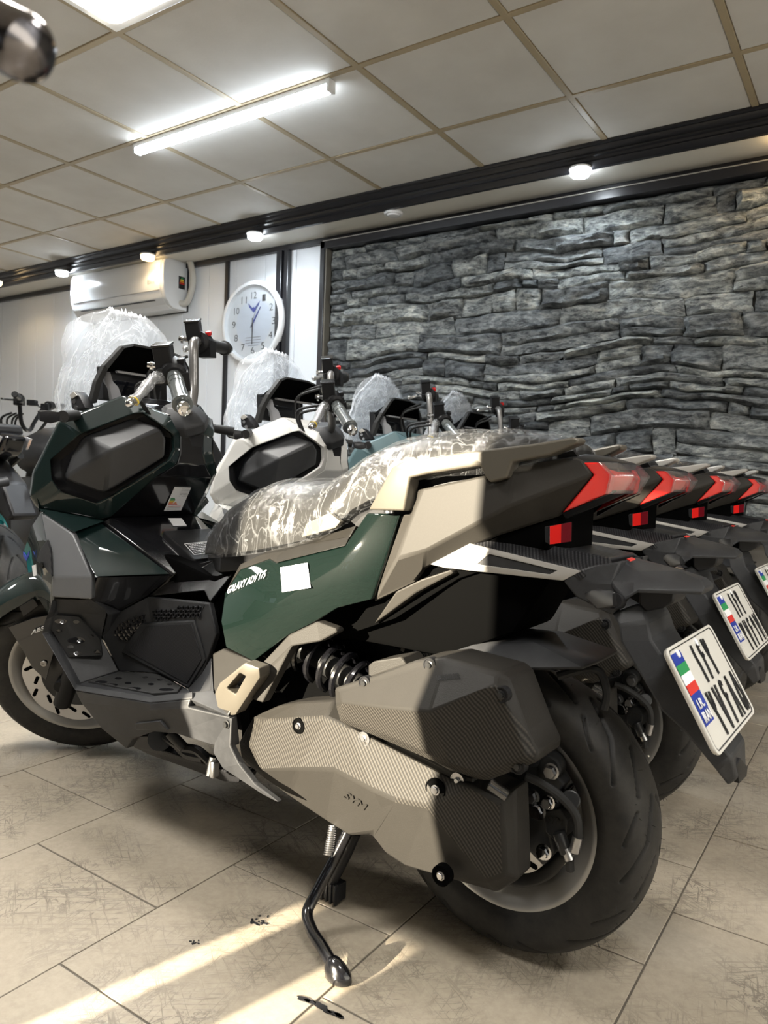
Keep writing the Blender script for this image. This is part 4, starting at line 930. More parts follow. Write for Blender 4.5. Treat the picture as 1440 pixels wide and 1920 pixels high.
    def gy_(px): return .172-.055*max(0, min(1, (px-760)/325))
    for s_ in (1, -1):
        vs_ = [P(a, b, gy_(a)) for a, b in gr]; bm = bmesh.new()
        inn = [v+Vector((0, -.034, 0)) for v in vs_]
        if s_ < 0: vs_ = [mir(v) for v in vs_]; inn = [mir(v) for v in inn]
        a_ = [bm.verts.new(v) for v in vs_]; b_ = [bm.verts.new(v) for v in inn]; n_ = len(a_)
        for f in ([0, 1, 15, 16], [1, 2, 14, 15], [2, 3, 13, 14], [3, 4, 9, 10, 11, 12, 13], [4, 5, 6, 7, 8, 9]): bm.faces.new([a_[i] for i in f]); bm.faces.new([b_[i] for i in f[::-1]])
        for i in range(n_): j = (i+1) % n_; bm.faces.new((a_[i], b_[i], b_[j], a_[j]))
        finish(bm, 'grab_rail', M['rail'], R_, bevel=.007, seg=3, smooth=50, bangle=25)
    bm = bmesh.new(); add_cyl(bm, P(730, 962, .155), P(730, 955, .155), .010, n=14); finish(bm, 'rail_bolt', M['steel'], R_)
    # --- seat: loft along x
    secs = [(.800, .655, .640, .040), (.770, .676, .640, .085), (.730, .712, .650, .115), (.665, .772, .655, .140), (.600, .803, .664, .150), (.533, .818, .676, .156), (.470, .822, .690, .158), (.410, .818, .705, .158), (.360, .836, .722, .156), (.320, .862, .745, .154), (.286, .884, .775, .148), (.240, .900, .800, .142), (.180, .914, .835, .136), (.110, .923, .850, .130), (.030, .924, .855, .122), (-.040, .918, .862, .110), (-.085, .908, .866, .085), (-.100, .895, .872, .050)]
    def ring(x, zt, zb, w_, k=1.0, n_=24, jit=0):
        out = []; zc = zb; h = zt-zb
        for i in range(n_):
            t = PI*i/(n_-1); cx_ = math.cos(t); sx_ = math.sin(t)
            y = w_*k*math.copysign(abs(cx_)**.75, cx_); zz = zb-(.004 if k > 1 else 0)+h*(1+.5*(k-1))*(sx_**.55)
            if jit:
                d = noise.noise(Vector((x*11, y*9, zz*12)))*jit+abs(noise.noise(Vector((x*34+zz*20, y*20, zz*14))))*jit*.55
                y += d*cx_; zz += d*sx_*.8
            out.append((x, y, zz))
        return out
    bm = bmesh.new(); add_loft(bm, [ring(*s_) for s_ in secs]); finish(bm, 'seat', M['seat'], R_, smooth=60)
    # interpolate sections for the loose wrap
    fine = []
    for A_, B_ in zip(secs, secs[1:]):
        for q_ in range(5): t = q_/5; fine.append(tuple(a*(1-t)+b*t for a, b in zip(A_, B_)))
    fine.append(secs[-1])
    bm = bmesh.new(); add_loft(bm, [ring(s_[0]+(.010 if i == 0 else 0), s_[1]+.007, s_[2]-.004, s_[3]+.006, 1.03, 56, .009) for i, s_ in enumerate(fine)]); finish(bm, 'seat_wrap', M['seatwrap'], R_, smooth=180)
    bd = [P(565, 1008, .168), P(573, 982, .170), P(617, 961, .170), P(638, 978, .168), P(629, 990, .168)]
    bm = bmesh.new(); add_prism(bm, bd, (0, -.012, 0)); finish(bm, 'seat_badge', M['badge'], R_, bevel=.002)
    bm = bmesh.new(); add_loft(bm, [[(x, y_*w_, z_) for y_, z_ in ((1, zb), (1, zb-.04), (-1, zb-.04), (-1, zb))] for x, zb, w_ in ((.80, .640, .05), (.66, .655, .135), (.45, .69, .14), (.30, .76, .13), (.10, .85, .11), (-.08, .862, .08))]); finish(bm, 'seat_base', M['black'], R_, bevel=.003)
    # --- near-black filler painted for the shade inside the bodywork, frame tubes, engine, swingarm
    bm = bmesh.new(); add_loft(bm, [[(x, y_*w_, z_) for y_, z_ in ((1, a), (1, b), (-1, b), (-1, a))] for x, w_, a, b in ((1.12, .12, .40, .72), (.95, .10, .33, .64), (.70, .12, .33, .60), (.50, .13, .50, .67), (.30, .115, .52, .74), (.10, .105, .52, .82), (-.02, .085, .58, .84), (-.10, .06, .72, .85))]); finish(bm, 'shade_filler', M['dark'], R_, bevel=.01)
    bm = bmesh.new(); add_loft(bm, [[(x, y_*w_, z_) for y_, z_ in ((1, a), (1, b), (-1, b), (-1, a))] for x, w_, a, b in ((.62, .10, .24, .46), (.50, .15, .21, .48), (.32, .14, .22, .44), (.20, .07, .25, .42))]); finish(bm, 'engine_block', M['dark'], R_, bevel=.012)
    bm = bmesh.new(); add_lathe(bm, (.49, .10, .335), (0, 1, 0), [(0, 0), (0, .07), (.06, .07), (.07, .05), (.07, 0)], 30); add_tube(bm, [(.50, .16, .40), (.52, .16, .34), (.50, .16, .28)], .012, 8); finish(bm, 'intake_hose', M['dark'], R_)
    # inner mudguard above the rear wheel (dark)
    bm = bmesh.new(); prof_ = []
    for k in range(11):
        t = math.radians(10+k*8); prof_.append([( (.285)*math.cos(t), y_, .256+(.30)*math.sin(t)) for y_ in (-.085, .085)])
    A_ = [[bm.verts.new(p) for p in r_] for r_ in prof_]
    for r1, r2 in zip(A_[4:], A_[5:]): bm.faces.new((r1[0], r1[1], r2[1], r2[0]))
    bmesh.ops.solidify(bm, geom=bm.faces[:], thickness=.004); bmesh.ops.delete(bm, geom=[v for v in bm.verts if not v.link_faces], context='VERTS'); finish(bm, 'inner_mudguard', M['black'], R_)
    # --- transmission (CVT) cover
    c = [(447, 1392, .206), (474, 1344, .208), (522, 1323, .198), (560, 1316, .192), (628, 1312, .188), (640, 1330, .182), (720, 1385, .182), (860, 1455, .184), (905, 1458, .186), (940, 1478, .184), (966, 1480, .182), (971, 1650, .180), (932, 1674, .182), (850, 1650, .182), (760, 1625, .186), (722, 1600, .190), (697, 1565, .182), (655, 1567, .178), (612, 1540, .180), (540, 1492, .186), (490, 1455, .192), (452, 1422, .198),
         # ridge points
         (490, 1446, .222), (560, 1443, .228), (625, 1443, .230), (700, 1482, .232), (740, 1500, .230), (800, 1512, .224), (880, 1472, .222), (850, 1462, .216), (470, 1395, .222), (500, 1352, .222), (610, 1345, .220), (655, 1362, .220), (715, 1515, .218), (700, 1558, .206), (942, 1508, .206), (948, 1640, .200), (918, 1652, .204)]
    fc = [[0, 1, 31, 30], [1, 2, 3, 31], [3, 4, 32, 31], [4, 5, 33, 32], [5, 6, 33], [6, 7, 29, 33], [7, 8, 28, 29], [8, 9, 10, 36, 28], [10, 11, 37, 36], [11, 12, 38, 37], [12, 13, 38], [13, 14, 27, 38], [14, 15, 26, 27], [15, 16, 35, 34, 26], [35, 16, 17], [25, 34, 35, 17, 18, 24], [34, 25, 26], [18, 19, 23, 24], [19, 20, 22, 23], [20, 21, 22], [21, 0, 30, 22],
          [30, 31, 32, 23, 22], [32, 33, 25, 24, 23], [33, 29, 27, 26, 25], [29, 28, 27], [28, 36, 37, 38, 27]]
    vs_ = [P(*p) for p in c]
    for nm_, sel, mm in (('transmission_cover', None, 'cover'),):
        bm = bmesh.new(); add_sheet(bm, vs_, fc, (0, -.05, 0)); tcv = finish(bm, nm_, M[mm], R_, bevel=.005, bangle=10, smooth=40)
        tcv.data.materials.append(M['carbon'])
        for f in tcv.data.polygons:                       # the woven inlay of the upper face
            ce_ = f.center
            if f.normal.y > .8 and ce_.y > .205:
                q_ = PJ(ce_)
                up_ = q_[1] < 1445+max(0, (q_[0]-620))*.33-8 and q_[1] > 1345 and q_[0] < 850
                dn_ = q_[0] > 760 and q_[1] > 1500
                if up_ or dn_: f.material_index = 1
    for (px, py, r_, lit) in ((560, 1361, .013, 0), (683, 1385, .011, 1), (817, 1481, .017, 0), (858, 1463, .011, 1), (827, 1642, .015, 0), (490, 1247, .0, 0)):
        if not r_: continue
        p_ = (hit(tcv, px, py, .0)[0] or P(px, py, .22)); bm = bmesh.new(); add_lathe(bm, p_+Vector((0, -.012, 0)), (0, 1, 0), [(0, 0), (0, r_*1.12), (.0138, r_*1.12), (.0138, r_*.98), (.0126, r_*.95), (.0126, 0)], 24); finish(bm, 'painted_recess', M['dark'] if not lit else M['steel'], tcv)  # surface discs, dark for shaded recesses and bright for lit ones
        bolt(R_, p_+Vector((0, .0005, 0)), (0, 1, 0), r_*.36, .003, 'steel', name='cover_bolt', parent=tcv)
    text_quad('embossed_lettering', 'SYM', [hit(tcv, *p_, .0)[0] for p_ in ((645, 1494), (686, 1520), (690, 1508), (650, 1482))], M['cover'], tcv, lift=.0015, depth=.0015, shear=.2)
    # --- airbox
    ab = [(627, 1290, .226), (710, 1264, .226), (779, 1238, .226), (836, 1232, .226), (939, 1260, .222), (955, 1273, .220), (990, 1369, .220), (1010, 1411, .220), (1007, 1429, .220), (914, 1464, .222), (895, 1462, .222), (874, 1455, .222), (706, 1382, .226), (638, 1354, .226), (629, 1322, .228),
          (640, 1316, .246), (722, 1326, .258), (805, 1334, .272), (900, 1292, .258), (930, 1283, .244), (840, 1432, .246), (896, 1450, .238), (985, 1420, .234), (950, 1320, .242), (716, 1374, .238), (644, 1348, .234), (640, 1296, .230), (834, 1240, .232), (930, 1266, .230)]
    fa = [[0, 1, 26], [1, 2, 27, 26], [2, 3, 27], [3, 4, 28, 27], [4, 5, 28], [0, 26, 15, 14], [26, 27, 17, 16, 15], [27, 28, 19, 18, 17], [28, 5, 6, 23, 19], [6, 7, 22, 23], [7, 8, 22], [8, 9, 21, 22], [9, 10, 11, 21], [11, 12, 24, 20, 21], [12, 13, 25, 24], [13, 14, 15, 25], [15, 16, 24, 25], [16, 17, 20, 24], [17, 18, 19, 23, 22, 21, 20]]
    vs_ = [P(*p) for p in ab]; bm = bmesh.new(); add_sheet(bm, vs_, fa, (0, -.085, 0)); abx = finish(bm, 'airbox_cover', M['cover'], R_, bevel=.0045, bangle=9, smooth=40)
    abx.data.materials.append(M['carbon'])
    for f in abx.data.polygons:
        q_ = PJ(f.center)
        if f.normal.y > .55 and f.center.y > .225:
            base = 1322 if q_[0] < 720 else (1326+(q_[0]-720)*.1 if q_[0] < 805 else 1334-(q_[0]-805)*.44)
            if q_[1] > base+2: f.material_index = 1
    for (px, py, y_) in ((684, 1281, .232), (806, 1247, .234), (940, 1303, .241), (971, 1437, .238)):
        p_ = (hit(abx, px, py, .0)[0] or P(px, py, y_)); bm = bmesh.new(); add_lathe(bm, p_+Vector((0, -.012, 0)), (0, 1, 0), [(0, 0), (0, .012), (.0138, .012), (.0138, .0105), (.0126, .010), (.0126, 0)], 20); finish(bm, 'painted_recess', M['black'], abx); bolt(R_, p_+Vector((0, .0005, 0)), (0, 1, 0), .005, .003, 'iron', name='cover_bolt', parent=abx)  # black disc on the surface paints the recess shade
    bm = bmesh.new(); add_sheet(bm, pts([(690, 1247, .20), (700, 1240, .20), (752, 1231, .19), (762, 1246, .19), (690, 1272, .20)]), [[0, 1, 2, 3, 4]], (0, -.06, 0)); finish(bm, 'airbox_bracket', M['cover'], R_, bevel=.003)
    bm = bmesh.new(); add_cyl(bm, P(918, 1470, .21), P(950, 1492, .20), .0095, n=16); finish(bm, 'drain_tube', M['lens'], R_)
    bm = bmesh.new(); add_box(bm, P(880, 1470, .20), (.022, .02, .03)); finish(bm, 'hose_clip', M['cover'], R_, bevel=.002)
    # short hugger above the tyre
    hg = [P(830, 1222, .10), P(880, 1203, .09), P(1000, 1203, .06), P(1120, 1239, .05), P(1090, 1250, .10), P(950, 1252, .12), P(850, 1235, .13)]
    hb = [mir(v) for v in hg[:4]]
    bm = bmesh.new(); add_sheet(bm, hg+hb, [[0, 1, 5, 6], [1, 2, 4, 5], [2, 3, 4], [0, 7, 8, 1], [1, 8, 9, 2], [2, 9, 10, 3]], (0, -.004, -.006)); finish(bm, 'rear_hugger', M['matte'], R_, bevel=.002)
    bm = bmesh.new(); add_tube(bm, [P(1045, 1268, .06), P(1100, 1254, .04), P(1126, 1262, .03), P(1138, 1300, .03), P(1132, 1330, .03)], .007, 8); finish(bm, 'cable_loop', M['rubber'], R_)
    # --- rear brake caliper, carrier, bolts, hose
    bm = bmesh.new(); cal = [P(1020, 1520, .085), P(1050, 1515, .085), P(1064, 1540, .085), P(1062, 1570, .085), P(1042, 1580, .085), P(1022, 1560, .085)]
    add_prism(bm, cal, (0, -.05, 0)); add_cyl(bm, P(1047, 1560, .09), P(1062, 1600, .09), .011, n=14); add_cyl(bm, P(1070, 1500, .085), P(1070, 1500, .03), .016, n=18); cl_ = finish(bm, 'rear_caliper', M['iron'], R_, bevel=.003)
    text_quad('caliper_lettering', 'SYM', [P(1025, 1541, .0855), P(1056, 1548, .0855), P(1056, 1536, .0855), P(1027, 1529, .0855)], M['cover'], cl_, shear=.2)
    bm = bmesh.new(); add_cyl(bm, P(1060, 1590, .092), P(1068, 1612, .092), .008, n=12); finish(bm, 'bleed_nipple', M['steel'], cl_)
    bm = bmesh.new(); add_cyl(bm, P(1084, 1568, .092), P(1077, 1596, .092), .009, n=12); finish(bm, 'hose_fitting', M['steel'], cl_)
    bm = bmesh.new(); add_tube(bm, [P(985, 1455, .12), P(1015, 1468, .11), P(1055, 1497, .10), P(1080, 1530, .095), P(1084, 1570, .092)], .0075, 10); finish(bm, 'brake_hose', M['rubber'], R_)
    bm = bmesh.new(); add_tube(bm, [P(1068, 1612, .09), P(1069, 1632, .088)], .007, 8); finish(bm, 'nipple_cap', M['rubber'], cl_)
    bm = bmesh.new()
    add_prism(bm, pts([(960, 1440, .09), (1020, 1430, .075), (1060, 1470, .07), (1020, 1520, .08), (1040, 1600, .08), (1018, 1625, .08), (955, 1560, .09)]), (0, -.03, 0)); add_cyl(bm, P(1030, 1440, .085), P(1042, 1428, .05), .02, n=20)
    finish(bm, 'swingarm', M['iron'], R_, bevel=.004)
    for (px, py, mm, r_) in ((1034, 1446, 'steel', .010), (998, 1493, 'steel', .010), (1028, 1504, 'chrome', .009), (1007, 1519, 'chrome', .012), (1020, 1597, 'chrome', .010)):
        bolt(R_, P(px, py, .098), (0, 1, 0), r_, .010, mm, name='axle_bolt')
    tg = [P(966, 1517, .108), P(976, 1508, .108), P(989, 1533, .100), P(969, 1553, .106)]
    bm = bmesh.new(); add_prism(bm, tg, (0, -.001, 0)); sk = finish(bm, 'inspection_sticker', M['label'], R_, smooth=0)
    bm = bmesh.new()
    for a, b in (((970, 1524), (976, 1530)), ((972, 1520), (981, 1526)), ((970, 1540), (977, 1537))):
        p1_, p2_ = P(*a, .1086), P(*b, .1066); nn = Vector((.0, 0, .0011)); add_prism(bm, [p1_-nn, p1_+nn, p2_+nn, p2_-nn], (0, .0006, 0))
    finish(bm, 'ink_marks', M['blue'], sk, smooth=0)
    # --- shock absorber with coil
    a_ = Vector((.455, .125, .500)); b_ = Vector((.235, .125, .425)); ax_ = (b_-a_); mt = axis_mat(ax_)
    bm = bmesh.new(); add_cyl(bm, a_, b_, .022, n=18); add_cyl(bm, b_, b_+ax_*.12, .034, n=20); shk = finish(bm, 'shock_absorber', M['iron'], R_)
    bm = bmesh.new(); turns = 6.5; add_tube(bm, [a_+ax_*(t/160*.98)+mt @ Vector((math.cos(2*PI*turns*t/160)*.042, math.sin(2*PI*turns*t/160)*.042, 0)) for t in range(161)], .0068, 8, 1); finish(bm, 'shock_spring', M['gloss'], shk)
    bm = bmesh.new(); add_lathe(bm, b_-ax_*.02, ax_, [(0, .025), (0, .047), (.006, .047), (.010, .036), (.012, .025)], 28, closed=True); finish(bm, 'shock_collar', M['steel'], shk)
    # --- tail tray, number-plate bracket
    panel('silver_side_plate', M['silver'], [(806, 1058, .128), (880, 1019, .122), (1090, 1071, .105), (1055, 1089, .108), (834, 1065, .126), (894, 1058, .124), (917, 1039, .1225), (1044, 1070, .108), (1030, 1077, .110)],
          [[0, 1, 6, 5], [1, 2, 7, 6], [2, 3, 8, 7], [3, 4, 5, 8], [4, 0, 5]], (0, -.02, 0), R_, bevel=.0015, bangle=25)
    panel('plate_insert', M['matte'], [(894, 1058, .122), (917, 1039, .1205), (1044, 1070, .106), (1030, 1077, .108)], [[0, 1, 2, 3]], (0, -.02, 0), R_, bevel=.001)
    tr = [P(880, 1019, .120), P(928, 1003, .085), P(1145, 1046, .060), P(1150, 1056, .07), P(1115, 1062, .09), P(1090, 1070, .104)]
    bm = bmesh.new(); v_ = tr+[mir(v) for v in tr]
    add_sheet(bm, v_, [[0, 1, 2, 3, 4, 5], [6, 11, 10, 9, 8, 7], [1, 7, 8, 2]], (0, 0, -.014)); finish(bm, 'tail_tray', M['carbon_dark'], R_, bevel=.003)
    panel('tray_side', M['matte'], [(1055, 1089, .108), (1090, 1071, .105), (1115, 1062, .090), (1165, 1052, .070), (1148, 1092, .085), (1172, 1122, .085), (1146, 1154, .085), (1080, 1120, .10)], [[0, 1, 2, 3, 4], [0, 4, 5, 6, 7]], (0, -.03, 0), R_, bevel=.003)
    sh = [P(1148, 1092, .088), P(1164, 1053, .045), P(1182, 1047, .012), P(1273, 1070, .010), P(1313, 1087, .020), P(1321, 1102, .030), P(1318, 1109, .036), P(1198, 1105, .088), P(1172, 1122, .090), P(1200, 1072, .05)]
    bm = bmesh.new(); v_ = sh+[mir(v) for v in sh]
    add_sheet(bm, v_, [[0, 1, 9, 7, 8], [1, 2, 9], [2, 3, 9], [3, 4, 5, 6, 7, 9], [10, 18, 17, 19, 11], [11, 19, 12], [12, 19, 13], [13, 19, 17, 16, 15, 14], [2, 12, 13, 3], [1, 11, 12, 2], [3, 13, 14, 4], [4, 14, 15, 5], [5, 15, 16, 6]], (.002, 0, -.006)); finish(bm, 'plate_lamp_shroud', M['matte'], R_, bevel=.002)
    rm = [P(1175, 1051, .040), P(1184, 1048, .018), P(1191, 1051, .030), P(1181, 1054, .045)]
    bm = bmesh.new(); add_prism(bm, [v+Vector((0, 0, .003)) for v in rm], (0, 0, -.002)); finish(bm, 'red_paint_mark', M['sred'], R_, smooth=0)
    lb_ = [P(1197, 1106, .060), P(1197, 1135, .055), P(1210, 1148, .052), P(1242, 1141, .045), P(1264, 1130, .035), P(1266, 1108, .035)]
    bm = bmesh.new(); v1 = lb_; v2 = [mir(v) for v in lb_]; add_loft(bm, [v1, v2]); finish(bm, 'plate_lamp_box', M['black'], R_, bevel=.004)
    # tongue
    E_ = [P(1146, 1150, .085), P(1160, 1174, .088), P(1163, 1204, .088), P(1206, 1276, .084), P(1240, 1334, .078), P(1281, 1371, .072), P(1341, 1444, .060), P(1364, 1474, .040)]
    Q_ = [P(1200, 1130, .050), P(1215, 1165, .060), P(1222, 1200, .066), P(1262, 1262, .066), P(1296, 1320, .062), P(1330, 1370, .058), P(1372, 1420, .050), P(1382, 1462, .034)]
    rg = []
    for e_, q_ in zip(E_, Q_): rg.append([e_, q_, mir(q_), mir(e_)])
    bm = bmesh.new(); add_loft(bm, rg); tng = finish(bm, 'rear_mudguard', M['matte'], R_, bevel=.004, bangle=14)
    rp = [P(1372, 1440, .030), P(1380, 1424, .020), P(1394, 1440, -.02), P(1392, 1458, -.02), P(1378, 1472, .02)]
    bm = bmesh.new(); add_prism(bm, [v+Vector((-.006, .0, .004)) for v in rp], (.008, 0, 0)); finish(bm, 'mudguard_reflector_base', M['black'], tng, bevel=.001)
    # number plate with frame (local plane tilted)
    up_ = Vector((math.sin(.5265), 0, math.cos(.5265))); pc = Vector((-.3202, 0, .534)); W2, H2 = .1315, .0776; rgt = Vector((0, -1, 0)); nrm = Vector((-up_.z, 0, up_.x))
    def pp(a, b, l=0): return pc+rgt*a*W2+up_*b*H2+nrm*l
    def rrect(k, rad, l):
        out = []
        for sx, sy in ((1, 1), (-1, 1), (-1, -1), (1, -1)):
            for q_ in range(5):
                t = math.atan2(sy, sx)-PI/4+q_*PI/8; out.append(pc+rgt*(sx*(W2*k-rad)+rad*math.cos(t))+up_*(sy*(H2*k-rad)+rad*math.sin(t))+nrm*l)
        return out
    bm = bmesh.new(); add_prism(bm, rrect(1.0, .012, .004), -nrm*.006); np_ = finish(bm, 'number_plate', M['plate'], R_, bevel=.001)
    bm = bmesh.new(); o1 = rrect(1.02, .013, .0055); o2 = rrect(.965, .010, .0055); add_sheet(bm, o1+o2, ring_faces(20), -nrm*.004); finish(bm, 'plate_rim', M['plate'], np_, bevel=.001)
    bm = bmesh.new(); o1 = rrect(.962, .010, .0048); o2 = rrect(.945, .009, .0048); add_sheet(bm, o1+o2, ring_faces(20), -nrm*.001); finish(bm, 'plate_line', M['ink'], np_, smooth=0)
    def prect(name, a0, a1, b0, b1, mm, l=.0046, parent=None):
        bm = bmesh.new(); add_prism(bm, [pp(a0, b0, l), pp(a1, b0, l), pp(a1, b1, l), pp(a0, b1, l)], -nrm*.0008); return finish(bm, name, M[mm], parent or np_, smooth=0)
    prect('blue_band', -.93, -.56, -.50, .88, 'blue')
    prect('flag_green', -.93, -.56, .47, .66, 'sgreen', .0050); prect('flag_white', -.93, -.56, .28, .47, 'label', .0050); prect('flag_red', -.93, -.56, .09, .28, 'sred', .0050)
    text_quad('plate_country', 'I.R.', [pp(-.88, -.20, .0050), pp(-.66, -.20, .0050), pp(-.66, -.02, .0050), pp(-.88, -.02, .0050)], M['label'], np_, bold=.02)
    text_quad('plate_country', 'IRAN', [pp(-.90, -.45, .0050), pp(-.59, -.45, .0050), pp(-.59, -.25, .0050), pp(-.90, -.25, .0050)], M['label'], np_, bold=.02)
    for a in (-.80, .0):
        bm = bmesh.new(); add_lathe(bm, pp(a+.12, .84, .004), nrm, [(0, 0), (0, .0065), (.002, .006), (.003, .003), (.003, 0)], 16); finish(bm, 'plate_screw', M['label'], np_)
    # rear indicator (both sides)
    for s_ in (1, -1):
        f_ = (lambda v: v) if s_ > 0 else mir
        rg = [[f_(P(a, b, y)) for a, b, y in l_] for l_ in ([(1150, 1108, .115), (1156, 1120, .115), (1156, 1138, .115), (1146, 1142, .115), (1140, 1108, .115)], [(1118, 1104, .205), (1150, 1107, .19), (1153, 1136, .19), (1120, 1142, .20), (1104, 1128, .215)], [(1094, 1111, .235), (1108, 1106, .23), (1118, 1138, .215), (1110, 1134, .22), (1099, 1124, .232)])]
        bm = bmesh.new(); add_loft(bm, rg); ri = finish(bm, 'rear_indicator', M['smoke'], R_, bevel=.003)
        lf = [f_(P(1122, 1113, .199)), f_(P(1149, 1110, .190)), f_(P(1152, 1134, .190)), f_(P(1122, 1139, .199)), f_(P(1115, 1128, .203))]
        bm = bmesh.new(); add_prism(bm, [v+Vector((-.004, 0, 0)) for v in lf], (.003, 0, 0)); finish(bm, 'indicator_lens', M['smoke'], ri, bevel=.001)
        bm = bmesh.new(); add_cyl(bm, f_(P(1160, 1128, .06)), f_(P(1150, 1126, .15)), .012, n=14); finish(bm, 'indicator_stem', M['black'], ri)
    # side reflector
    for s_ in (1,):
        f_ = (lambda v: v) if s_ > 0 else mir
        q = [(1030, 987), (1072, 979), (1071, 1015), (1030, 1021)]
        vq = [f_(P(a, b, .122)) for a, b in q]; mid1, mid2 = vq[0].lerp(vq[1], .55), vq[3].lerp(vq[2], .55)
        bm = bmesh.new(); add_prism(bm, vq, (.004, -.010*s_, 0)); rf_ = finish(bm, 'side_reflector', M['lens'], R_, bevel=.001)
        bm = bmesh.new(); add_prism(bm, [vq[0].lerp(vq[1], .04), mid1, mid2, vq[3].lerp(vq[2], .04)], (.0, .0012*s_, 0)); finish(bm, 'reflector_face', M['red'], rf_, smooth=0)
        bm = bmesh.new(); add_prism(bm, [mid1, vq[1], vq[2], mid2], (.0, .0012*s_, 0)); finish(bm, 'reflector_face', M['darkred'], rf_, smooth=0)
        bm = bmesh.new(); add_prism(bm, [f_(P(*p)) for p in ((1021, 988, .118), (1031, 986, .118), (1031, 1021, .118), (1022, 1016, .118))], (.004, -.02*s_, 0)); finish(bm, 'reflector_bracket', M['black'], rf_, bevel=.001)
    # --- dash, visor, screen
    va = [(170, 758, .150), (181, 715, .150), (196, 685, .142), (230, 648, .095), (250, 644, .055)]
    vi = [(182, 755, .142), (190, 720, .140), (203, 692, .131), (234, 653, .092), (252, 649, .053)]
    A_ = [P(*p) for p in va]; B_ = [P(*p) for p in vi]; C_ = [v+Vector((.018, 0, 0)) for v in B_]; D_ = [v+Vector((.018, 0, 0)) for v in A_]
    def arch(l): return l+[mir(v) for v in l[::-1]]
    bm = bmesh.new(); L1, L2, L3, L4 = arch(A_), arch(B_), arch(C_), arch(D_); n_ = len(L1)
    R1 = [[bm.verts.new(v) for v in l] for l in (L1, L2, L3, L4)]
    for a, b in ((0, 1), (1, 2), (2, 3), (3, 0)):
        for i in range(n_-1): bm.faces.new((R1[a][i], R1[a][i+1], R1[b][i+1], R1[b][i]))
    finish(bm, 'dash_visor', M['rubber'], R_, bevel=.001, bangle=14)
    T_ = P(212, 696, .118)+Vector((.05, 0, .008)); hd = [B_[2], B_[3], B_[4], mir(B_[4]), mir(B_[3]), mir(B_[2]), mir(T_), T_]; hd = [v+Vector((.004, 0, 0)) for v in hd]
    bm = bmesh.new(); add_sheet(bm, hd, [[0, 1, 7], [1, 2, 7], [2, 3, 6, 7], [3, 4, 6], [4, 5, 6]], (.012, 0, 0)); finish(bm, 'visor_hood', M['dark'], R_)
    dz = Vector((.05, 0, 0)); dq = [P(214, 706, .100)+dz, P(216, 748, .100)+dz]
    dqq = [dq[0], dq[1], mir(dq[1]), mir(dq[0])]
    bm = bmesh.new(); add_prism(bm, [dq[0]+Vector((.0, 0, .03)), dq[1], mir(dq[1]), mir(dq[0])+Vector((0, 0, .03))], (.03, 0, 0)); dsh = finish(bm, 'instrument_panel', M['black'], R_, bevel=.003)
    lc = [v.lerp(sum(dqq, Vector())/4, .22)+Vector((-.004, 0, .005)) for v in dqq]; bm = bmesh.new(); add_prism(bm, lc, (.004, 0, 0)); finish(bm, 'display_glass', M['lcd'], dsh, bevel=.002)
    for s_ in (1, -1):
        f_ = (lambda v: v) if s_ > 0 else mir
        bm = bmesh.new(); add_prism(bm, [f_(P(*p)) for p in ((196, 697, .130), (207, 697, .125), (212, 715, .120), (222, 725, .115), (230, 748, .11), (210, 752, .118), (206, 728, .124), (196, 712, .130))], (.012, 0, 0)); finish(bm, 'dash_side_trim', M['dashgrey'], dsh, bevel=.003)
    bm = bmesh.new(); tb = [P(220, 694, .105), P(222, 699, .105)]; add_prism(bm, [tb[0], tb[1], mir(tb[1]), mir(tb[0])], (.012, 0, 0)); finish(bm, 'dash_top_trim', M['dashgrey'], dsh, bevel=.002)
    # windscreen: rows from bottom to top, curved about the centre
    rows = [((120, 775, .175), 1.36, .955), ((112, 740, .180), 1.35, 1.01), ((110, 712, .180), 1.335, 1.06), ((126, 665, .168), 1.30, 1.12), ((145, 630, .150), 1.265, 1.18), ((172, 604, .110), 1.235, 1.225), ((205, 592, .055), 1.222, 1.245)]
    def sheet(rows, nu, off, jit):
        out = []
        for (e_, xc_, zc_) in rows:
            e = P(*e_); r_ = []
            for i in range(nu+1):
                s_ = -1+2*i/nu; k = abs(s_)**2.2
                p = Vector((xc_*(1-k)+e.x*k, e.y*s_, zc_*(1-k**1.2)+e.z*k**1.2))
                r_.append(p)
            out.append(r_)
        # refine rows
        fine_ = []
        for q_ in range(len(out)-1):
            for t in range(5): fine_.append([a.lerp(b, t/5) for a, b in zip(out[q_], out[q_+1])])
        fine_.append(out[-1]); res = []
        for r_ in fine_:
            rr = []
            for p in r_:
                nn = Vector((p.x-1.15, p.y*1.2, .04)).normalized(); d = off
                if jit: d += noise.noise(p*8)*jit+abs(noise.noise(Vector((p.x*14+p.z*5, p.y*20, p.z*7))))*jit*.8+noise.noise(p*40)*jit*.10
                rr.append(p+nn*d)
            res.append(rr)
        return res
    def grid_obj(name, g, m_, par, th=0):
        bm = bmesh.new(); V__ = [[bm.verts.new(p) for p in r_] for r_ in g]
        for r1, r2 in zip(V__, V__[1:]):
            for i in range(len(r1)-1): bm.faces.new((r1[i], r1[i+1], r2[i+1], r2[i]))
        if th: bmesh.ops.solidify(bm, geom=bm.faces[:], thickness=th)
        return finish(bm, name, m_, par, smooth=180)
    ws = grid_obj('windscreen', sheet(rows, 24, 0, 0), M['screen'], R_, .003)
    g1 = sheet(rows, 60, .010, .020); g2 = sheet(rows, 60, -.012, .018)[::-1]
    # wrapped bag: outside and inside layers joined over the top with a ragged tail at the upper left
    for i, r_ in enumerate(g1):
        for j, p in enumerate(r_):
            s_ = j/60*2-1
            if s_ > .62 and i > 12: k = (s_-.62)/.38; p += Vector((-.01, .030*k*math.sin((i-12)/18*PI), .01*k))
            if i > 26: p.z += .006*(i-26)*(.6+noise.noise(Vector((j*.4, i*.5, 2))))*.6
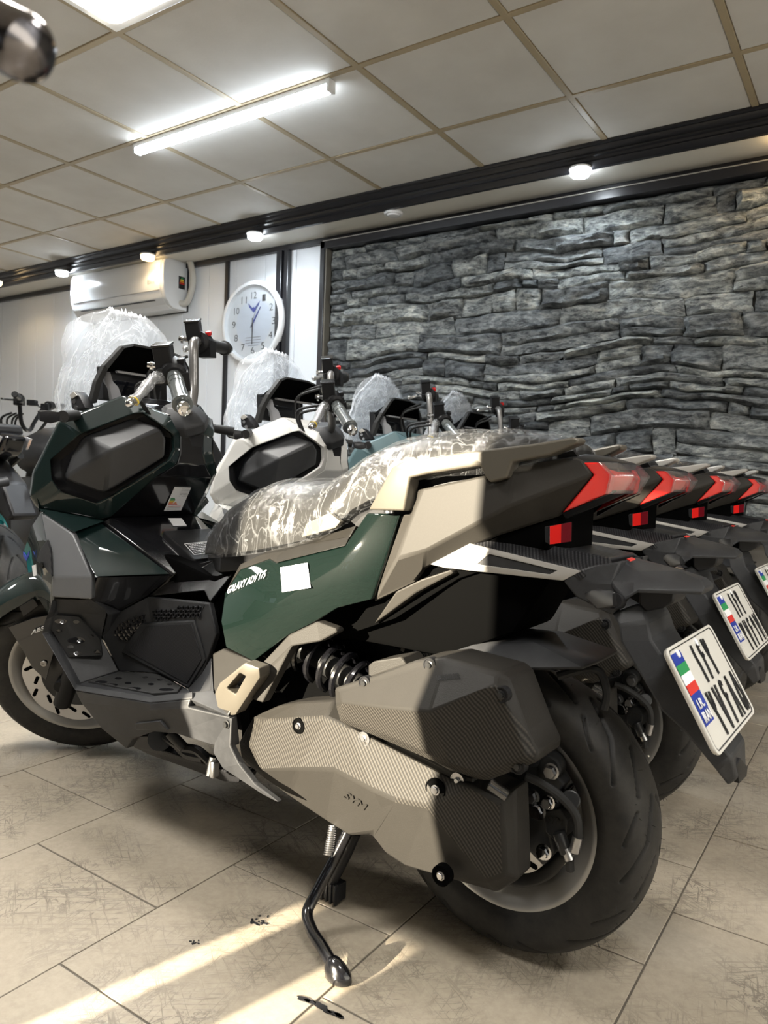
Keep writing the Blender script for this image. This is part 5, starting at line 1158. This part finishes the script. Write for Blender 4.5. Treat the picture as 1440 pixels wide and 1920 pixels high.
    grid_obj('windscreen_wrap', g1+g2, M['wrap'], R_)
    for s_ in (1, -1):
        f_ = (lambda v: v) if s_ > 0 else mir
        bm = bmesh.new(); ms = [(131, 740), (140, 733), (148, 742), (160, 765), (140, 770), (133, 765)]
        add_prism(bm, [f_(P(a, b, .175)) for a, b in ms], (0, -.03*s_, 0)); o_ = finish(bm, 'mirror_mount', M['black'], R_, bevel=.004)
        bm = bmesh.new(); add_prism(bm, [f_(P(a, b, .178)) for a, b in ((131, 741), (139, 734), (146, 741), (136, 748))], (0, .002*s_, 0)); finish(bm, 'mount_face', M['silver'], o_, bevel=.001)
        for (a, b) in ((140, 753), (144, 765)):
            bm = bmesh.new(); add_lathe(bm, f_(P(a, b, .174)), (-.3, s_, 0), [(0, 0), (0, .006), (.004, .005), (.004, 0)], 14); finish(bm, 'mount_screw', M['steel'], o_)
        # front indicator
        rg = [[f_(P(a, b, y)) for a, b, y in l_] for l_ in ([(70, 770, .300), (72, 786, .300), (76, 790, .300), (74, 771, .300)], [(77, 769, .29), (79, 790, .29), (95, 794, .285), (92, 770, .285)], [(112, 774, .27), (112, 790, .27), (122, 788, .26), (122, 774, .26)])]
        bm = bmesh.new(); add_loft(bm, rg); fi = finish(bm, 'front_indicator', M['smoke'], R_, bevel=.003)
        bm = bmesh.new(); add_cyl(bm, f_(P(118, 781, .265)), f_(P(143, 778, .20)), .014, .012, n=14); finish(bm, 'indicator_stem', M['rubber'], fi)
    # --- steering: handlebar, grips, levers, reservoirs
    gi, go = S(327, 706, .225), S(345, 768, .372); gd = (go-gi).normalized()
    for s_ in (1, -1):
        f_ = (lambda v: st(v)) if s_ > 0 else (lambda v: st(mir(v)))
        A_ = gi; B_ = go
        bm = bmesh.new(); add_cyl(bm, A_+gd*.00, B_-gd*.022, .0165, .0170, n=28); add_lathe(bm, B_-gd*.034, gd, [(0, .016), (.002, .0215), (.010, .0215), (.012, .016)], 28, closed=True)
        for k in range(2): add_lathe(bm, A_+gd*(.012+.020*k), gd, [(0, .0160), (.001, .0178), (.012, .0178), (.013, .0160)], 28, closed=True)
        xf_all(bm, f_); gp = finish(bm, 'handle_grip', M['rubber'] if s_ < 0 else mat('grip_wrapped_rubber', (.10, .11, .11), .22, .2), R_)
        bm = bmesh.new(); add_lathe(bm, B_-gd*.020, gd, [(0, 0), (0, .0125), (.004, .0142), (.022, .0142), (.026, .012), (.027, .007), (.024, .005), (.024, 0)], 28); xf_all(bm, f_); finish(bm, 'bar_end', M['chrome'], gp)
        # switch housing
        bm = bmesh.new(); add_lathe(bm, A_-gd*.050, gd, [(0, 0), (0, .022), (.006, .030), (.030, .032), (.044, .029), (.050, .022), (.052, 0)], 20)
        add_box(bm, A_-gd*.026+Vector((-.012, 0, -.018)), (.040, .046, .040), axis_mat(gd)); xf_all(bm, f_); sw = finish(bm, 'switch_housing', M['black'], R_, bevel=.002, bangle=40)
        bm = bmesh.new(); add_box(bm, A_-gd*.022+Vector((-.022, 0, .024)), (.016, .022, .012)); xf_all(bm, f_); finish(bm, 'switch_button', M['redbtn'] if s_ < 0 else M['black'], sw, bevel=.003)
        # fluid reservoir
        rc = S(308, 668, .20); bm = bmesh.new(); add_box(bm, rc, (.038, .046, .048)); xf_all(bm, f_); rs_ = finish(bm, 'fluid_reservoir', M['black'], R_, bevel=.003)
        bm = bmesh.new(); add_box(bm, rc+Vector((0, 0, .026)), (.041, .049, .005)); xf_all(bm, f_); finish(bm, 'reservoir_cap', M['gloss'], rs_, bevel=.001)
        bm = bmesh.new(); add_box(bm, rc+Vector((0, .0, -.032)), (.030, .060, .020)); add_cyl(bm, rc+Vector((.0, -.01, -.03)), A_-gd*.03, .010, n=12); xf_all(bm, f_); finish(bm, 'master_cylinder', M['iron'], rs_, bevel=.002)
        bm = bmesh.new(); c0 = rc+Vector((.030, -.01, -.022)); add_cyl(bm, rc+Vector((.01, -.01, -.024)), c0+Vector((.012, 0, .004)), .006, n=10); add_lathe(bm, c0, (1, 0, .2), [(0, .006), (.0, .010), (.006, .010), (.006, .006)], 12, closed=True); xf_all(bm, f_); finish(bm, 'banjo_bolt', M['chrome'], rs_)
        # lever
        lv = [S(325, 706, .205), S(300, 708, .225), S(285, 713, .25), S(266, 738, .30), S(250, 753, .325), S(243, 756, .335)]
        bm = bmesh.new(); add_tube(bm, lv, .0075, 10, taper=.8); xf_all(bm, f_); lvo = finish(bm, 'brake_lever', M['steel'], R_)
        bm = bmesh.new(); bmesh.ops.create_icosphere(bm, subdivisions=3, radius=.0095, matrix=Matrix.Translation(lv[-1])); xf_all(bm, f_); finish(bm, 'lever_ball', M['chrome'], lvo)
        if s_ > 0:
            bm = bmesh.new(); add_tube(bm, [v+Vector((0, 0, .001)) for v in lv[1:5]], .0135, 12, taper=.75)
            for v in bm.verts: v.co += Vector((1, 1, 1))*noise.noise(v.co*60)*.004
            xf_all(bm, f_); finish(bm, 'lever_bag', M['bag'], lvo)
            bm = bmesh.new(); add_lathe(bm, lv[4]-(lv[4]-lv[3]).normalized()*.006, lv[4]-lv[3], [(0, .009), (.001, .0115), (.004, .0115), (.005, .009)], 16, closed=True); xf_all(bm, f_); finish(bm, 'rubber_band', M['yellowband'], lvo)
    # handlebar tube
    hi = gi-gd*.05; bm = bmesh.new()
    hl = [hi, hi+Vector((.0, -.05, .0)), Vector((.945, .075, 1.030)), Vector((.95, .03, .985)), Vector((.95, 0, .980))]
    hl = hl+[mir(v) for v in hl[:-1][::-1]]
    add_tube(bm, hl, .0125, 14, 8); xf_all(bm, st); finish(bm, 'handlebar', M['barmetal'], R_)
    bm = bmesh.new(); tt = [S(297, 757, .06), S(300, 738, .05), S(330, 735, 0.0)]
    cz_ = Vector((.985, 0, .965))
    add_loft(bm, [[cz_+Vector((dx*k, dy*k, zz_)) for dx, dy in ((.06, .02), (.03, .065), (-.03, .07), (-.07, .035), (-.07, -.035), (-.03, -.07), (.03, -.065), (.06, -.02))] for k, zz_ in ((1.0, -.035), (1.05, -.01), (.82, .015), (.45, .035))]); xf_all(bm, st); finish(bm, 'steering_cover', M['matte'], R_, bevel=.004)
    bm = bmesh.new()
    for k, (x_, y_) in enumerate(((.99, .06), (1.0, .04), (1.01, -.05), (1.0, -.07))):
        add_tube(bm, [Vector((x_-.03, y_*2.6, 1.09)), Vector((x_+.05, y_*2, 1.07)), Vector((x_+.05, y_, 1.0)), Vector((x_+.03, y_*.6, .93))], .0045, 8)
    xf_all(bm, st); finish(bm, 'control_cables', M['rubber'], R_)
    # --- fork legs, lower brackets
    for s_ in (1, -1):
        lo_ = Vector((1.395, .088*s_, .235)); hi_ = Vector((1.395-.45*.44, .088*s_, .235+.89*.44))
        bm = bmesh.new(); dd = (hi_-lo_).normalized(); add_lathe(bm, lo_-dd*.045, dd, [(0, 0), (0, .018), (.006, .024), (.22, .026), (.24, .022), (.24, .0165), (.40, .0165), (.40, 0)], 24); xf_all(bm, st); fk = finish(bm, 'fork_leg', M['black'], R_)
        bm = bmesh.new(); add_cyl(bm, lo_+Vector((.005, -.02*s_, .03)), lo_+Vector((.005, .018*s_, .03)), .016, n=18); xf_all(bm, st); finish(bm, 'axle_clamp', M['black'], fk)
    bm = bmesh.new(); add_cyl(bm, Vector((1.37, -.10, .262)), Vector((1.37, .10, .262)), .012, n=18); xf_all(bm, st); finish(bm, 'front_axle', M['steel'], R_)
    bm = bmesh.new(); cc = Vector((1.27, .062, .262)); add_loft(bm, [[cc+Vector((math.cos(t)*rx, y_, math.sin(t)*rz_)) for t in [k*PI/5 for k in range(10)]] for y_, rx, rz_ in ((-.03, .032, .055), (.0, .036, .060), (.028, .032, .05))]); xf_all(bm, st); fc_ = finish(bm, 'front_caliper', M['iron'], R_, bevel=.003)
    for dz_ in (-.03, .03): bolt(R_, st(cc+Vector((0, .030, dz_))), SM @ Vector((0, 1, 0)), .008, .006, 'iron', name='caliper_bolt', parent=fc_)
    # front mudguard: arc over the wheel with side flaps
    def arcp(deg, r_, y_): t = math.radians(deg); return Vector((1.37+r_*math.cos(t), y_, .262+r_*math.sin(t)))
    def guard(name, mm, d0, d1, prf, n_=16, **k):
        bm = bmesh.new(); G = [[bm.verts.new(arcp(d0+(d1-d0)*i/n_, r_*(1+kk), y_)) for (y_, r_, kk) in [(a, b, 0) for a, b in prf]] for i in range(n_+1)]
        for r1, r2 in zip(G, G[1:]):
            for i in range(len(r1)-1): bm.faces.new((r1[i], r1[i+1], r2[i+1], r2[i]))
        bmesh.ops.solidify(bm, geom=bm.faces[:], thickness=.005); xf_all(bm, st); return finish(bm, name, M[mm], R_, smooth=40, **k)
    guard('front_mudguard', 'green', 20, 138, [(-.072, .262), (-.070, .288), (-.045, .308), (0, .318), (.045, .308), (.070, .288), (.072, .262)])
    for s_ in (1, -1):
        sd_ = [S(15, 1176, .082), S(62, 1158, .078), S(105, 1150, .078), S(106, 1205, .084), S(86, 1276, .086), S(60, 1252, .086), S(40, 1215, .084)]
        if s_ < 0: sd_ = [mir(v) for v in sd_]
        bm = bmesh.new(); add_prism(bm, sd_, (0, -.006*s_, 0)); xf_all(bm, st); fl_ = finish(bm, 'mudguard_flap', M['gloss'], R_, bevel=.002)
        bm = bmesh.new(); add_lathe(bm, S(82, 1244, .087) if s_ > 0 else mir(S(82, 1244, .087)), (0, s_, 0), [(0, 0), (0, .009), (.003, .008), (.003, .004), (.0015, .003), (.0015, 0)], 20); xf_all(bm, st); finish(bm, 'flap_screw', M['silver'], fl_)
    q = [S(58, 1190, .0868), S(84, 1180, .0868), S(83, 1173, .0868), S(61, 1181, .0868)]
    text_quad('abs_lettering', 'ABS', [st(v) for v in q], M['label'], R_, bold=.02)
    q = [S(36, 1138, .079), S(62, 1122, .079), S(72, 1136, .0785), S(44, 1156, .080)]
    bm = bmesh.new(); add_prism(bm, q, (0, -.003, 0)); xf_all(bm, st); finish(bm, 'fender_inlay', M['smoke'], R_, bevel=.001)
    # --- side stand
    bm = bmesh.new(); spath = [P(652, 1560, .165), P(626, 1612, .185), P(611, 1640, .20), P(590, 1680, .22), P(576, 1712, .24), P(585, 1745, .26), P(604, 1775, .275), P(622, 1806, .290)]
    add_tube(bm, spath, .0105, 14); sst = finish(bm, 'side_stand', M['gloss'], R_)
    foot = P(635, 1820, .297); bm = bmesh.new()
    add_loft(bm, [[foot+Vector((math.cos(t)*.026*k+dx_, math.sin(t)*.017*k, zz_)) for t in [q_*PI/8 for q_ in range(16)]] for k, zz_, dx_ in ((.75, -foot.z+.001, 0), (1, -foot.z+.006, 0), (1, -foot.z+.018, .002), (.7, -foot.z+.030, .006), (.35, -foot.z+.038, .008))]); finish(bm, 'stand_foot', M['gloss'], sst, smooth=60)
    bm = bmesh.new(); a_, b_ = P(625, 1548, .175), P(615, 1605, .195); ax_ = b_-a_; mt = axis_mat(ax_)
    add_tube(bm, [a_+ax_*(t/150)+mt @ Vector((math.cos(2*PI*14*t/150)*.0075, math.sin(2*PI*14*t/150)*.0075, 0)) for t in range(151)], .0018, 6, 1); finish(bm, 'stand_spring', M['steel'], sst)
    # centre stand with ribbed pad
    bm = bmesh.new(); add_tube(bm, [P(668, 1560, .13), P(640, 1620, .13), P(612, 1668, .13), P(585, 1690, .12)], .011, 10); add_box(bm, P(622, 1665, .125), (.05, .03, .035))
    for k in range(5): add_box(bm, P(622, 1665, .125)+Vector((-.022+.011*k, .014, .0)), (.005, .01, .04))
    finish(bm, 'centre_stand', M['black'], R_, bevel=.002)
    # --- silencer on the right
    bm = bmesh.new(); add_loft(bm, [[Vector((x, -.19+math.cos(t)*w_, z_+math.sin(t)*h_)) for t in [q_*PI/8 for q_ in range(16)]] for x, w_, h_, z_ in ((.52, .03, .04, .26), (.46, .06, .07, .28), (.22, .065, .08, .33), (.06, .060, .07, .36), (.02, .04, .05, .37))]); sl = finish(bm, 'silencer', M['black'], R_, smooth=50)
    bm = bmesh.new(); add_tube(bm, [(.52, -.19, .26), (.58, -.15, .22), (.62, -.08, .21)], .02, 12); finish(bm, 'exhaust_pipe', M['steel'], sl)
    return R_
def PJ(v):                                           # scooter frame -> reference pixel (only to sort faces of a traced panel)
    w_ = BM @ Vector(v)+B0-CO; d = w_.dot(CF); return 720+F_PX*w_.dot(CR)/d, 960-F_PX*w_.dot(CU)/d
# ------------------------------------------------------------------ the four scooters
sc1 = build_scooter()
def tree(o): return [o]+[c for ch in o.children for c in tree(ch)]
def copy_tree(o, parent=None):
    c = o.copy(); COL.objects.link(c); c.parent = parent
    for ch in o.children: copy_tree(ch, c)
    return c
PAINTED = ('upper_fairing', 'front_nose', 'front_cowl', 'side_facet', 'shield_wing', 'lower_facet', 'body_cover', 'front_mudguard', 'centre_bridge', 'inner_shield', 'tunnel_side')
def base(o): return o.name.split('.')[0]
def repaint(root, m_, names):
    for o in tree(root):
        if o.type == 'MESH' and base(o) in names: o.material_slots[0].link = 'OBJECT'; o.material_slots[0].material = m_
GRP = 'adventure scooters parked in a row'
spots = [(BX, BY, AZ), (-.587, 1.912, -.035), (-.590, 2.572, -.039), (-.572, 3.205, -.039)]
labels = ['dark green scooter nearest the camera with a blank white square sticker on its side',
          'white-bodied scooter, second in the row beside the dark green one',
          'grey-teal scooter, third in the row behind the white one',
          'dark scooter farthest in the row, against the stone wall']
bikes = [sc1]
for k in (1, 2, 3): bikes.append(copy_tree(sc1))
for b, (x, y, a), l in zip(bikes, spots, labels):
    b.location = (x, y, 0); b.rotation_euler = (0, 0, PI+a); tag(b, l, 'scooter', GRP)
repaint(bikes[1], M['white_paint'], PAINTED); repaint(bikes[2], M['teal_paint'], PAINTED); repaint(bikes[3], M['dark_paint'], PAINTED)
for b in bikes[1:]: repaint(b, M['seatblack'], ('seat',)); repaint(b, M['silver'], ('grab_rail',))
# plate numbers, one set per scooter (Persian digits drawn as strokes)
DIG = {'1': [[(.5, 1), (.42, .75), (.55, .45), (.58, 0)]], '2': [[(.5, 0), (.45, .4), (.22, .72), (.12, 1)], [(.22, .74), (.45, .62), (.68, .72), (.78, .98)]],
       '6': [[(.80, .95), (.45, .98), (.28, .78), (.45, .62), (.78, .66)], [(.44, .64), (.40, .35), (.25, 0)]], '7': [[(.10, 1), (.5, .0), (.90, 1)]],
       '8': [[(.10, 0), (.5, 1), (.90, 0)]], '5': [[(.5, 1), (.18, .55), (.10, .22), (.28, .04), (.5, .26), (.72, .04), (.90, .22), (.82, .55), (.5, 1)]],
       '9': [[(.72, .72), (.5, .98), (.28, .78), (.42, .60), (.72, .66)], [(.73, .78), (.70, .4), (.62, 0)]], '3': [[(.5, 0), (.45, .4), (.2, .72), (.10, 1)], [(.2, .74), (.36, .62), (.5, .92)], [(.46, .74), (.68, .62), (.86, .98)]],
       '4': [[(.5, 0), (.42, .4), (.2, .8), (.12, 1)], [(.85, .95), (.5, .98), (.42, .78), (.62, .62), (.85, .64)]]}
up_ = Vector((math.sin(.5265), 0, math.cos(.5265))); pc = Vector((-.3202, 0, .534)); W2, H2 = .1315, .0776; rgt = Vector((0, -1, 0)); nrm = Vector((-up_.z, 0, up_.x))
def digits(root, rows):
    pl_ = [c for c in root.children if base(c) == 'number_plate'][0]
    for s_, a0, a1, b0, b1 in rows:
        n_ = len(s_); cw = (a1-a0)/n_
        for i, ch in enumerate(s_):
            bm = bmesh.new()
            for stroke in DIG[ch]:
                p_ = [pc+rgt*W2*(a0+cw*(i+.20+.60*u))+up_*H2*(b0+(b1-b0)*v)+nrm*.0050 for u, v in stroke]
                pp_ = smooth_path(p_, 4) if len(stroke) > 3 else p_
                w_ = .0040
                for A_, B_ in zip(pp_, pp_[1:]):
                    d = (B_-A_).normalized(); nn = d.cross(nrm)*w_; e_ = d*w_*.5
                    add_prism(bm, [A_-nn-e_, A_+nn-e_, B_+nn*.9+e_, B_-nn*.9+e_], nrm*.0008)
            finish(bm, 'plate_digit', M['ink'], pl_, smooth=0)
digits(bikes[0], [('162', -.28, .50, .10, .82), ('27685', -.52, .95, -.86, -.06)])
digits(bikes[1], [('162', -.28, .50, .10, .82), ('27697', -.52, .95, -.86, -.06)])
digits(bikes[2], [('162', -.28, .50, .10, .82), ('27694', -.52, .95, -.86, -.06)])
digits(bikes[3], [('162', -.28, .50, .10, .82), ('27693', -.52, .95, -.86, -.06)])
# stickers of the nearest scooter
def sheet_quad(name, q, mm, root, lift=(0, .0012, 0)):
    bm = bmesh.new(); v_ = [v+Vector(lift) for v in q]; add_prism(bm, v_, Vector(lift)*-.8); return finish(bm, name, M[mm], root, smooth=0)
def on_face(root, nm_, px, py, lift=.0010):           # where a ray from the reference view meets the named panel
    best = None
    o_ = LO; d_ = (BMI @ ray(px, py)).normalized()
    for c in tree(root):
        if c.type == 'MESH' and base(c) == nm_:
            ok, loc, nn, idx = c.ray_cast(o_, d_)
            if ok and (best is None or (loc-o_).length < best[0]): best = ((loc-o_).length, loc-d_*lift)
    return best[1] if best else P(px, py, .2)
bpy.context.view_layer.update()
q = [on_face(sc1, 'body_cover', *p, .0065) for p in ((530, 1110), (583, 1102), (577, 1055), (526, 1064))]
sheet_quad('blank_white_sticker', q, 'label', sc1)
q = [on_face(sc1, 'body_cover', *p, .003) for p in ((428, 1114), (500, 1083), (502, 1069), (440, 1100))]
q[3] = q[0]+(q[2]-q[1])
text_quad('model_lettering', 'GALAXY ADV 175', q, M['label'], sc1, shear=.35, depth=.001, lift=.002)
q = [on_face(sc1, 'inner_shield', *p, .002) for p in ((307, 958), (339, 957), (358, 914), (327, 913))]
es = sheet_quad('energy_label', q, 'label', sc1, (-.0012, 0, 0))
def bil(q, a, b): return (q[0]*(1-a)+q[1]*a)*(1-b)+(q[3]*(1-a)+q[2]*a)*b+Vector((-.0016, 0, 0))
for k, (mm, w_) in enumerate((('sgreen', .26), ('sgreen', .32), ('yellow', .38), ('orange', .46), ('sred', .54))):
    b0 = .50-k*.058; bm = bmesh.new(); add_prism(bm, [bil(q, .06, b0), bil(q, .06+w_, b0), bil(q, .06+w_-.04, b0+.052), bil(q, .06, b0+.052)], (-.0005, 0, 0)); finish(bm, 'energy_bar', M[mm], es, smooth=0)
for k in range(6):
    bm = bmesh.new(); b0 = .92-.06*k; add_prism(bm, [bil(q, .48, b0), bil(q, .92, b0), bil(q, .92, b0+.012), bil(q, .48, b0+.012)], (-.0005, 0, 0)); finish(bm, 'label_text', M['dashgrey'], es, smooth=0)
for b0, mm in ((.19, 'sred'), (.12, 'dashgrey'), (.06, 'dashgrey')):
    bm = bmesh.new(); add_prism(bm, [bil(q, .1, b0), bil(q, .85, b0), bil(q, .85, b0+.012), bil(q, .1, b0+.012)], (-.0005, 0, 0)); finish(bm, 'label_text', M[mm], es, smooth=0)
q = [on_face(sc1, 'tunnel_cover', *p, .002) for p in ((325, 987), (350, 986), (340, 972), (315, 972))]
sheet_quad('small_white_label', q, 'label', sc1, (-.0008, 0, .0008))
q = [on_face(sc1, 'airbox_cover', *p, .001) for p in ((820, 1277), (864, 1272), (862, 1262), (818, 1266))]
text_quad('moulded_lettering', 'UNLEADED FUEL', q, M['black'], sc1, depth=.0004)
# ------------------------------------------------------------------ foreground: chrome bar end of a handlebar close to the camera
pA = CO+ray(66, 100)*.36; pB = CO+ray(-260, -60)*.40; d_ = (pA-pB).normalized()
fh = empty('handlebar_end', tuple(pB), label='blurred chrome bar end poking in at the top left corner', cat='handlebar')
bm = bmesh.new(); add_lathe(bm, Vector(), d_, [(-.25, 0), (-.25, .016), ((pA-pB).length-.075, .016), ((pA-pB).length-.075, 0)], 32); finish(bm, 'grip', M['rubber'], fh)
bm = bmesh.new(); L_ = (pA-pB).length; add_lathe(bm, Vector(), d_, [(L_-.076, 0), (L_-.076, .0150), (L_-.030, .0150), (L_-.028, .0158), (L_-.008, .0158), (L_-.003, .0145), (L_, .010), (L_+.001, 0)], 40); finish(bm, 'bar_end_weight', M['chrome_darkened'], fh)
# ------------------------------------------------------------------ naked motorcycle at the left edge
def naked():
    c0 = at_z(-30, 1120, .30)
    R_ = empty('motorcycle', (c0.x, c0.y, 0), PI+AZ, label='black naked motorcycle at the left edge, turquoise wheel and clear tail lamp showing', cat='motorcycle')
    I_ = lambda v: v
    me = tyre_mesh(.30, .150, .215, 9, 2); ty = bpy.data.objects.new('rear_tyre', me); COL.objects.link(ty); ty.parent = R_; ty.location = (0, 0, .30)
    for nm_, cx in (('rear', 0), ('front', 1.32)):
        if nm_ == 'front':
            ty2 = bpy.data.objects.new('front_tyre', me); COL.objects.link(ty2); ty2.parent = R_; ty2.location = (cx, 0, .30); ty2.scale = (1, .75, 1)
        o = finish(rim_bm(.221, .10), nm_+'_rim', M['teal_rim'], R_, smooth=40); o.location = (cx, 0, .30)
        bm = bmesh.new(); add_lathe(bm, (0, .012, 0), (0, 1, 0), [(0, .190), (.030, .208), (.034, .204), (.010, .168), (-.030, .160), (-.030, .190)], 72, closed=True); finish(bm, 'rim_barrel', M['teal_rim'], o, smooth=40)
        for k in range(5):
            t = 2*PI*k/5+.2; er = Vector((math.cos(t), 0, math.sin(t))); et = Vector((-math.sin(t), 0, math.cos(t))); bm = bmesh.new()
            add_loft(bm, [[er*r_+et*a_+Vector((0, b_, 0)) for a_, b_ in ((-wd, -dp), (wd, -dp), (wd, dp), (-wd, dp))] for r_, wd, dp in ((.03, .018, .02), (.10, .012, .012), (.185, .02, .02))]); finish(bm, 'spoke', M['teal_rim'], o, bevel=.003)
        bm = bmesh.new(); add_cyl(bm, (cx, -.07, .30), (cx, .07, .30), .04, n=24); add_lathe(bm, (cx, .055, .30), (0, 1, 0), [(0, .05), (0, .09), (.004, .09), (.004, .05)], 40, closed=True); finish(bm, nm_+'_hub', M['steel'], R_)
    bm = bmesh.new(); add_prism(bm, [(.10, .045, .95), (-.10, .045, .965), (-.24, .045, .93), (-.20, .045, .86), (.0, .045, .82), (.35, .045, .72), (.42, .045, .80)], (0, -.09, 0)); finish(bm, 'tail_cowl', M['gloss'], R_, bevel=.018, seg=3)
    bm = bmesh.new(); add_loft(bm, [[(x, y, z) for y, z in ((w_, zb), (w_*.8, zt), (-w_*.8, zt), (-w_, zb))] for x, w_, zb, zt in ((-.18, .06, .94, .975), (0, .10, .93, .985), (.2, .12, .86, .92), (.45, .11, .80, .86))]); finish(bm, 'seat', M['seatblack'], R_, bevel=.012, seg=3)
    for s_ in (1, -1):
        bm = bmesh.new(); add_prism(bm, [(-.235, .050*s_, .925), (-.10, .060*s_, .945), (.02, .065*s_, .93), (-.08, .062*s_, .895), (-.20, .052*s_, .882)], (0, .012*s_, 0)); finish(bm, 'tail_lamp', mat('lamp_clear_chrome', (.5, .5, .52), .12, .5, 1), R_, bevel=.003)
    bm = bmesh.new(); add_prism(bm, [(-.05, .05, .86), (.10, .05, .80), (-.12, .05, .70), (-.27, .05, .62), (-.31, .05, .64), (-.22, .05, .76)], (0, -.10, 0)); finish(bm, 'rear_mudguard', M['black'], R_, bevel=.012)
    bm = bmesh.new(); add_loft(bm, [[(x, math.cos(t)*w_, z_+math.sin(t)*h_) for t in [q_*PI/8 for q_ in range(16)]] for x, w_, h_, z_ in ((.40, .10, .06, .84), (.52, .16, .12, .88), (.72, .18, .14, .90), (.90, .15, .12, .88), (.98, .08, .06, .86))]); finish(bm, 'fuel_tank', M['matte'], R_, smooth=60)
    bm = bmesh.new(); add_loft(bm, [[(x, y_*w_, z_) for y_, z_ in ((1, a), (1, b), (-1, b), (-1, a))] for x, w_, a, b in ((.35, .12, .30, .72), (.60, .16, .22, .76), (.95, .14, .25, .74))]); finish(bm, 'engine', M['iron'], R_, bevel=.02)
    for s_ in (1, -1):
        for nm_, pt_, rr_ in (('subframe_tube', [(-.15, .06*s_, .86), (.2, .10*s_, .72), (.45, .12*s_, .55)], .013), ('swingarm', [(0, .08*s_, .30), (.25, .085*s_, .33), (.48, .09*s_, .38)], .020), ('fork_leg', [(1.32, .09*s_, .30), (1.16, .09*s_, .75), (1.08, .09*s_, .98)], .022)):
            bm = bmesh.new(); add_tube(bm, pt_, rr_, 10); finish(bm, nm_, M['iron'], R_)
    bm = bmesh.new(); add_prism(bm, [(.05, .105, .60), (.32, .115, .50), (.30, .115, .46), (.05, .105, .54)], (0, -.02, 0)); finish(bm, 'chain_guard', M['black'], R_, bevel=.004)
    def tb(v): c, s = math.cos(.70), math.sin(.70); return Vector((1.02+v[0]*c-v[1]*s, v[0]*s+v[1]*c, v[2]))
    bm = bmesh.new(); add_tube(bm, [tb(v) for v in ((-.06, .30, 1.20), (-.03, .20, 1.19), (.0, .10, 1.08), (.0, .04, 1.03), (.0, -.04, 1.03), (.0, -.10, 1.08), (-.03, -.20, 1.19), (-.06, -.30, 1.20))], .012, 10); finish(bm, 'handlebar', M['black'], R_)
    for s_ in (1, -1):
        bm = bmesh.new(); add_cyl(bm, tb((-.045, .24*s_, 1.195)), tb((-.075, .37*s_, 1.205)), .018, n=16); add_cyl(bm, tb((-.075, .37*s_, 1.205)), tb((-.079, .385*s_, 1.206)), .014, n=16); add_cyl(bm, tb((-.038, .21*s_, 1.192)), tb((-.046, .245*s_, 1.195)), .028, n=16); finish(bm, 'handle_grip', M['rubber'], R_)
        bm = bmesh.new(); add_box(bm, tb((-.03, .20*s_, 1.18)), (.05, .05, .045), Matrix.Rotation(.7, 3, 'Z')); finish(bm, 'switch_housing', M['black'], R_, bevel=.004)
        bm = bmesh.new(); add_tube(bm, [tb((.01, .18*s_, 1.19)), tb((.03, .26*s_, 1.185)), tb((-.0, .36*s_, 1.18))], .006, 8); finish(bm, 'lever', M['iron'], R_)
        bm = bmesh.new(); add_cyl(bm, (-.27, .05*s_, .765), (-.26, .12*s_, .750), .018, .014, n=14); ic = finish(bm, 'indicator_stem', M['matte'], R_)
        bm = bmesh.new(); add_loft(bm, [[(-.26+math.cos(t)*.030*k, .12*s_+yy_*s_, .748+math.sin(t)*.024*k) for t in [q_*PI/6 for q_ in range(12)]] for k, yy_ in ((.7, 0), (1, .012), (1, .045), (.6, .06))]); finish(bm, 'indicator_lens', M['lens'], ic); bm = bmesh.new(); add_box(bm, (-.255, .145*s_, .748), (.03, .02, .02)); finish(bm, 'indicator_bulb', M['orange'], ic, bevel=.004)
    bm = bmesh.new(); add_box(bm, tb((.03, -.14, 1.20)), (.05, .055, .035), Matrix.Rotation(.7, 3, 'Z')); finish(bm, 'fluid_reservoir', M['black'], R_, bevel=.004)
    bm = bmesh.new(); add_loft(bm, [[(x, math.cos(t)*w_, .92+math.sin(t)*w_) for t in [q_*PI/8 for q_ in range(16)]] for x, w_ in ((1.12, .06), (1.18, .10), (1.26, .10), (1.28, .07))]); finish(bm, 'headlamp', M['gloss'], R_, smooth=50)
    bm = bmesh.new(); rng = random.Random(2)
    for k in range(7): y0 = rng.uniform(-.12, .12); add_tube(bm, [(1.0, y0, 1.12), (1.06, y0*1.3, 1.08), (1.10, y0*.8, .98), (1.06, y0*.4, .88)], .006, 6)
    finish(bm, 'cables', M['rubber'], R_)
    return R_
mc = naked(); GM = 'naked motorcycles at the left'
mc['group'] = GM
mc2 = copy_tree(mc); mc2.location = (-3.30, 2.50, 0); tag(mc2, 'black naked motorcycle standing further back, its handlebar rising at the left edge', 'motorcycle', GM)
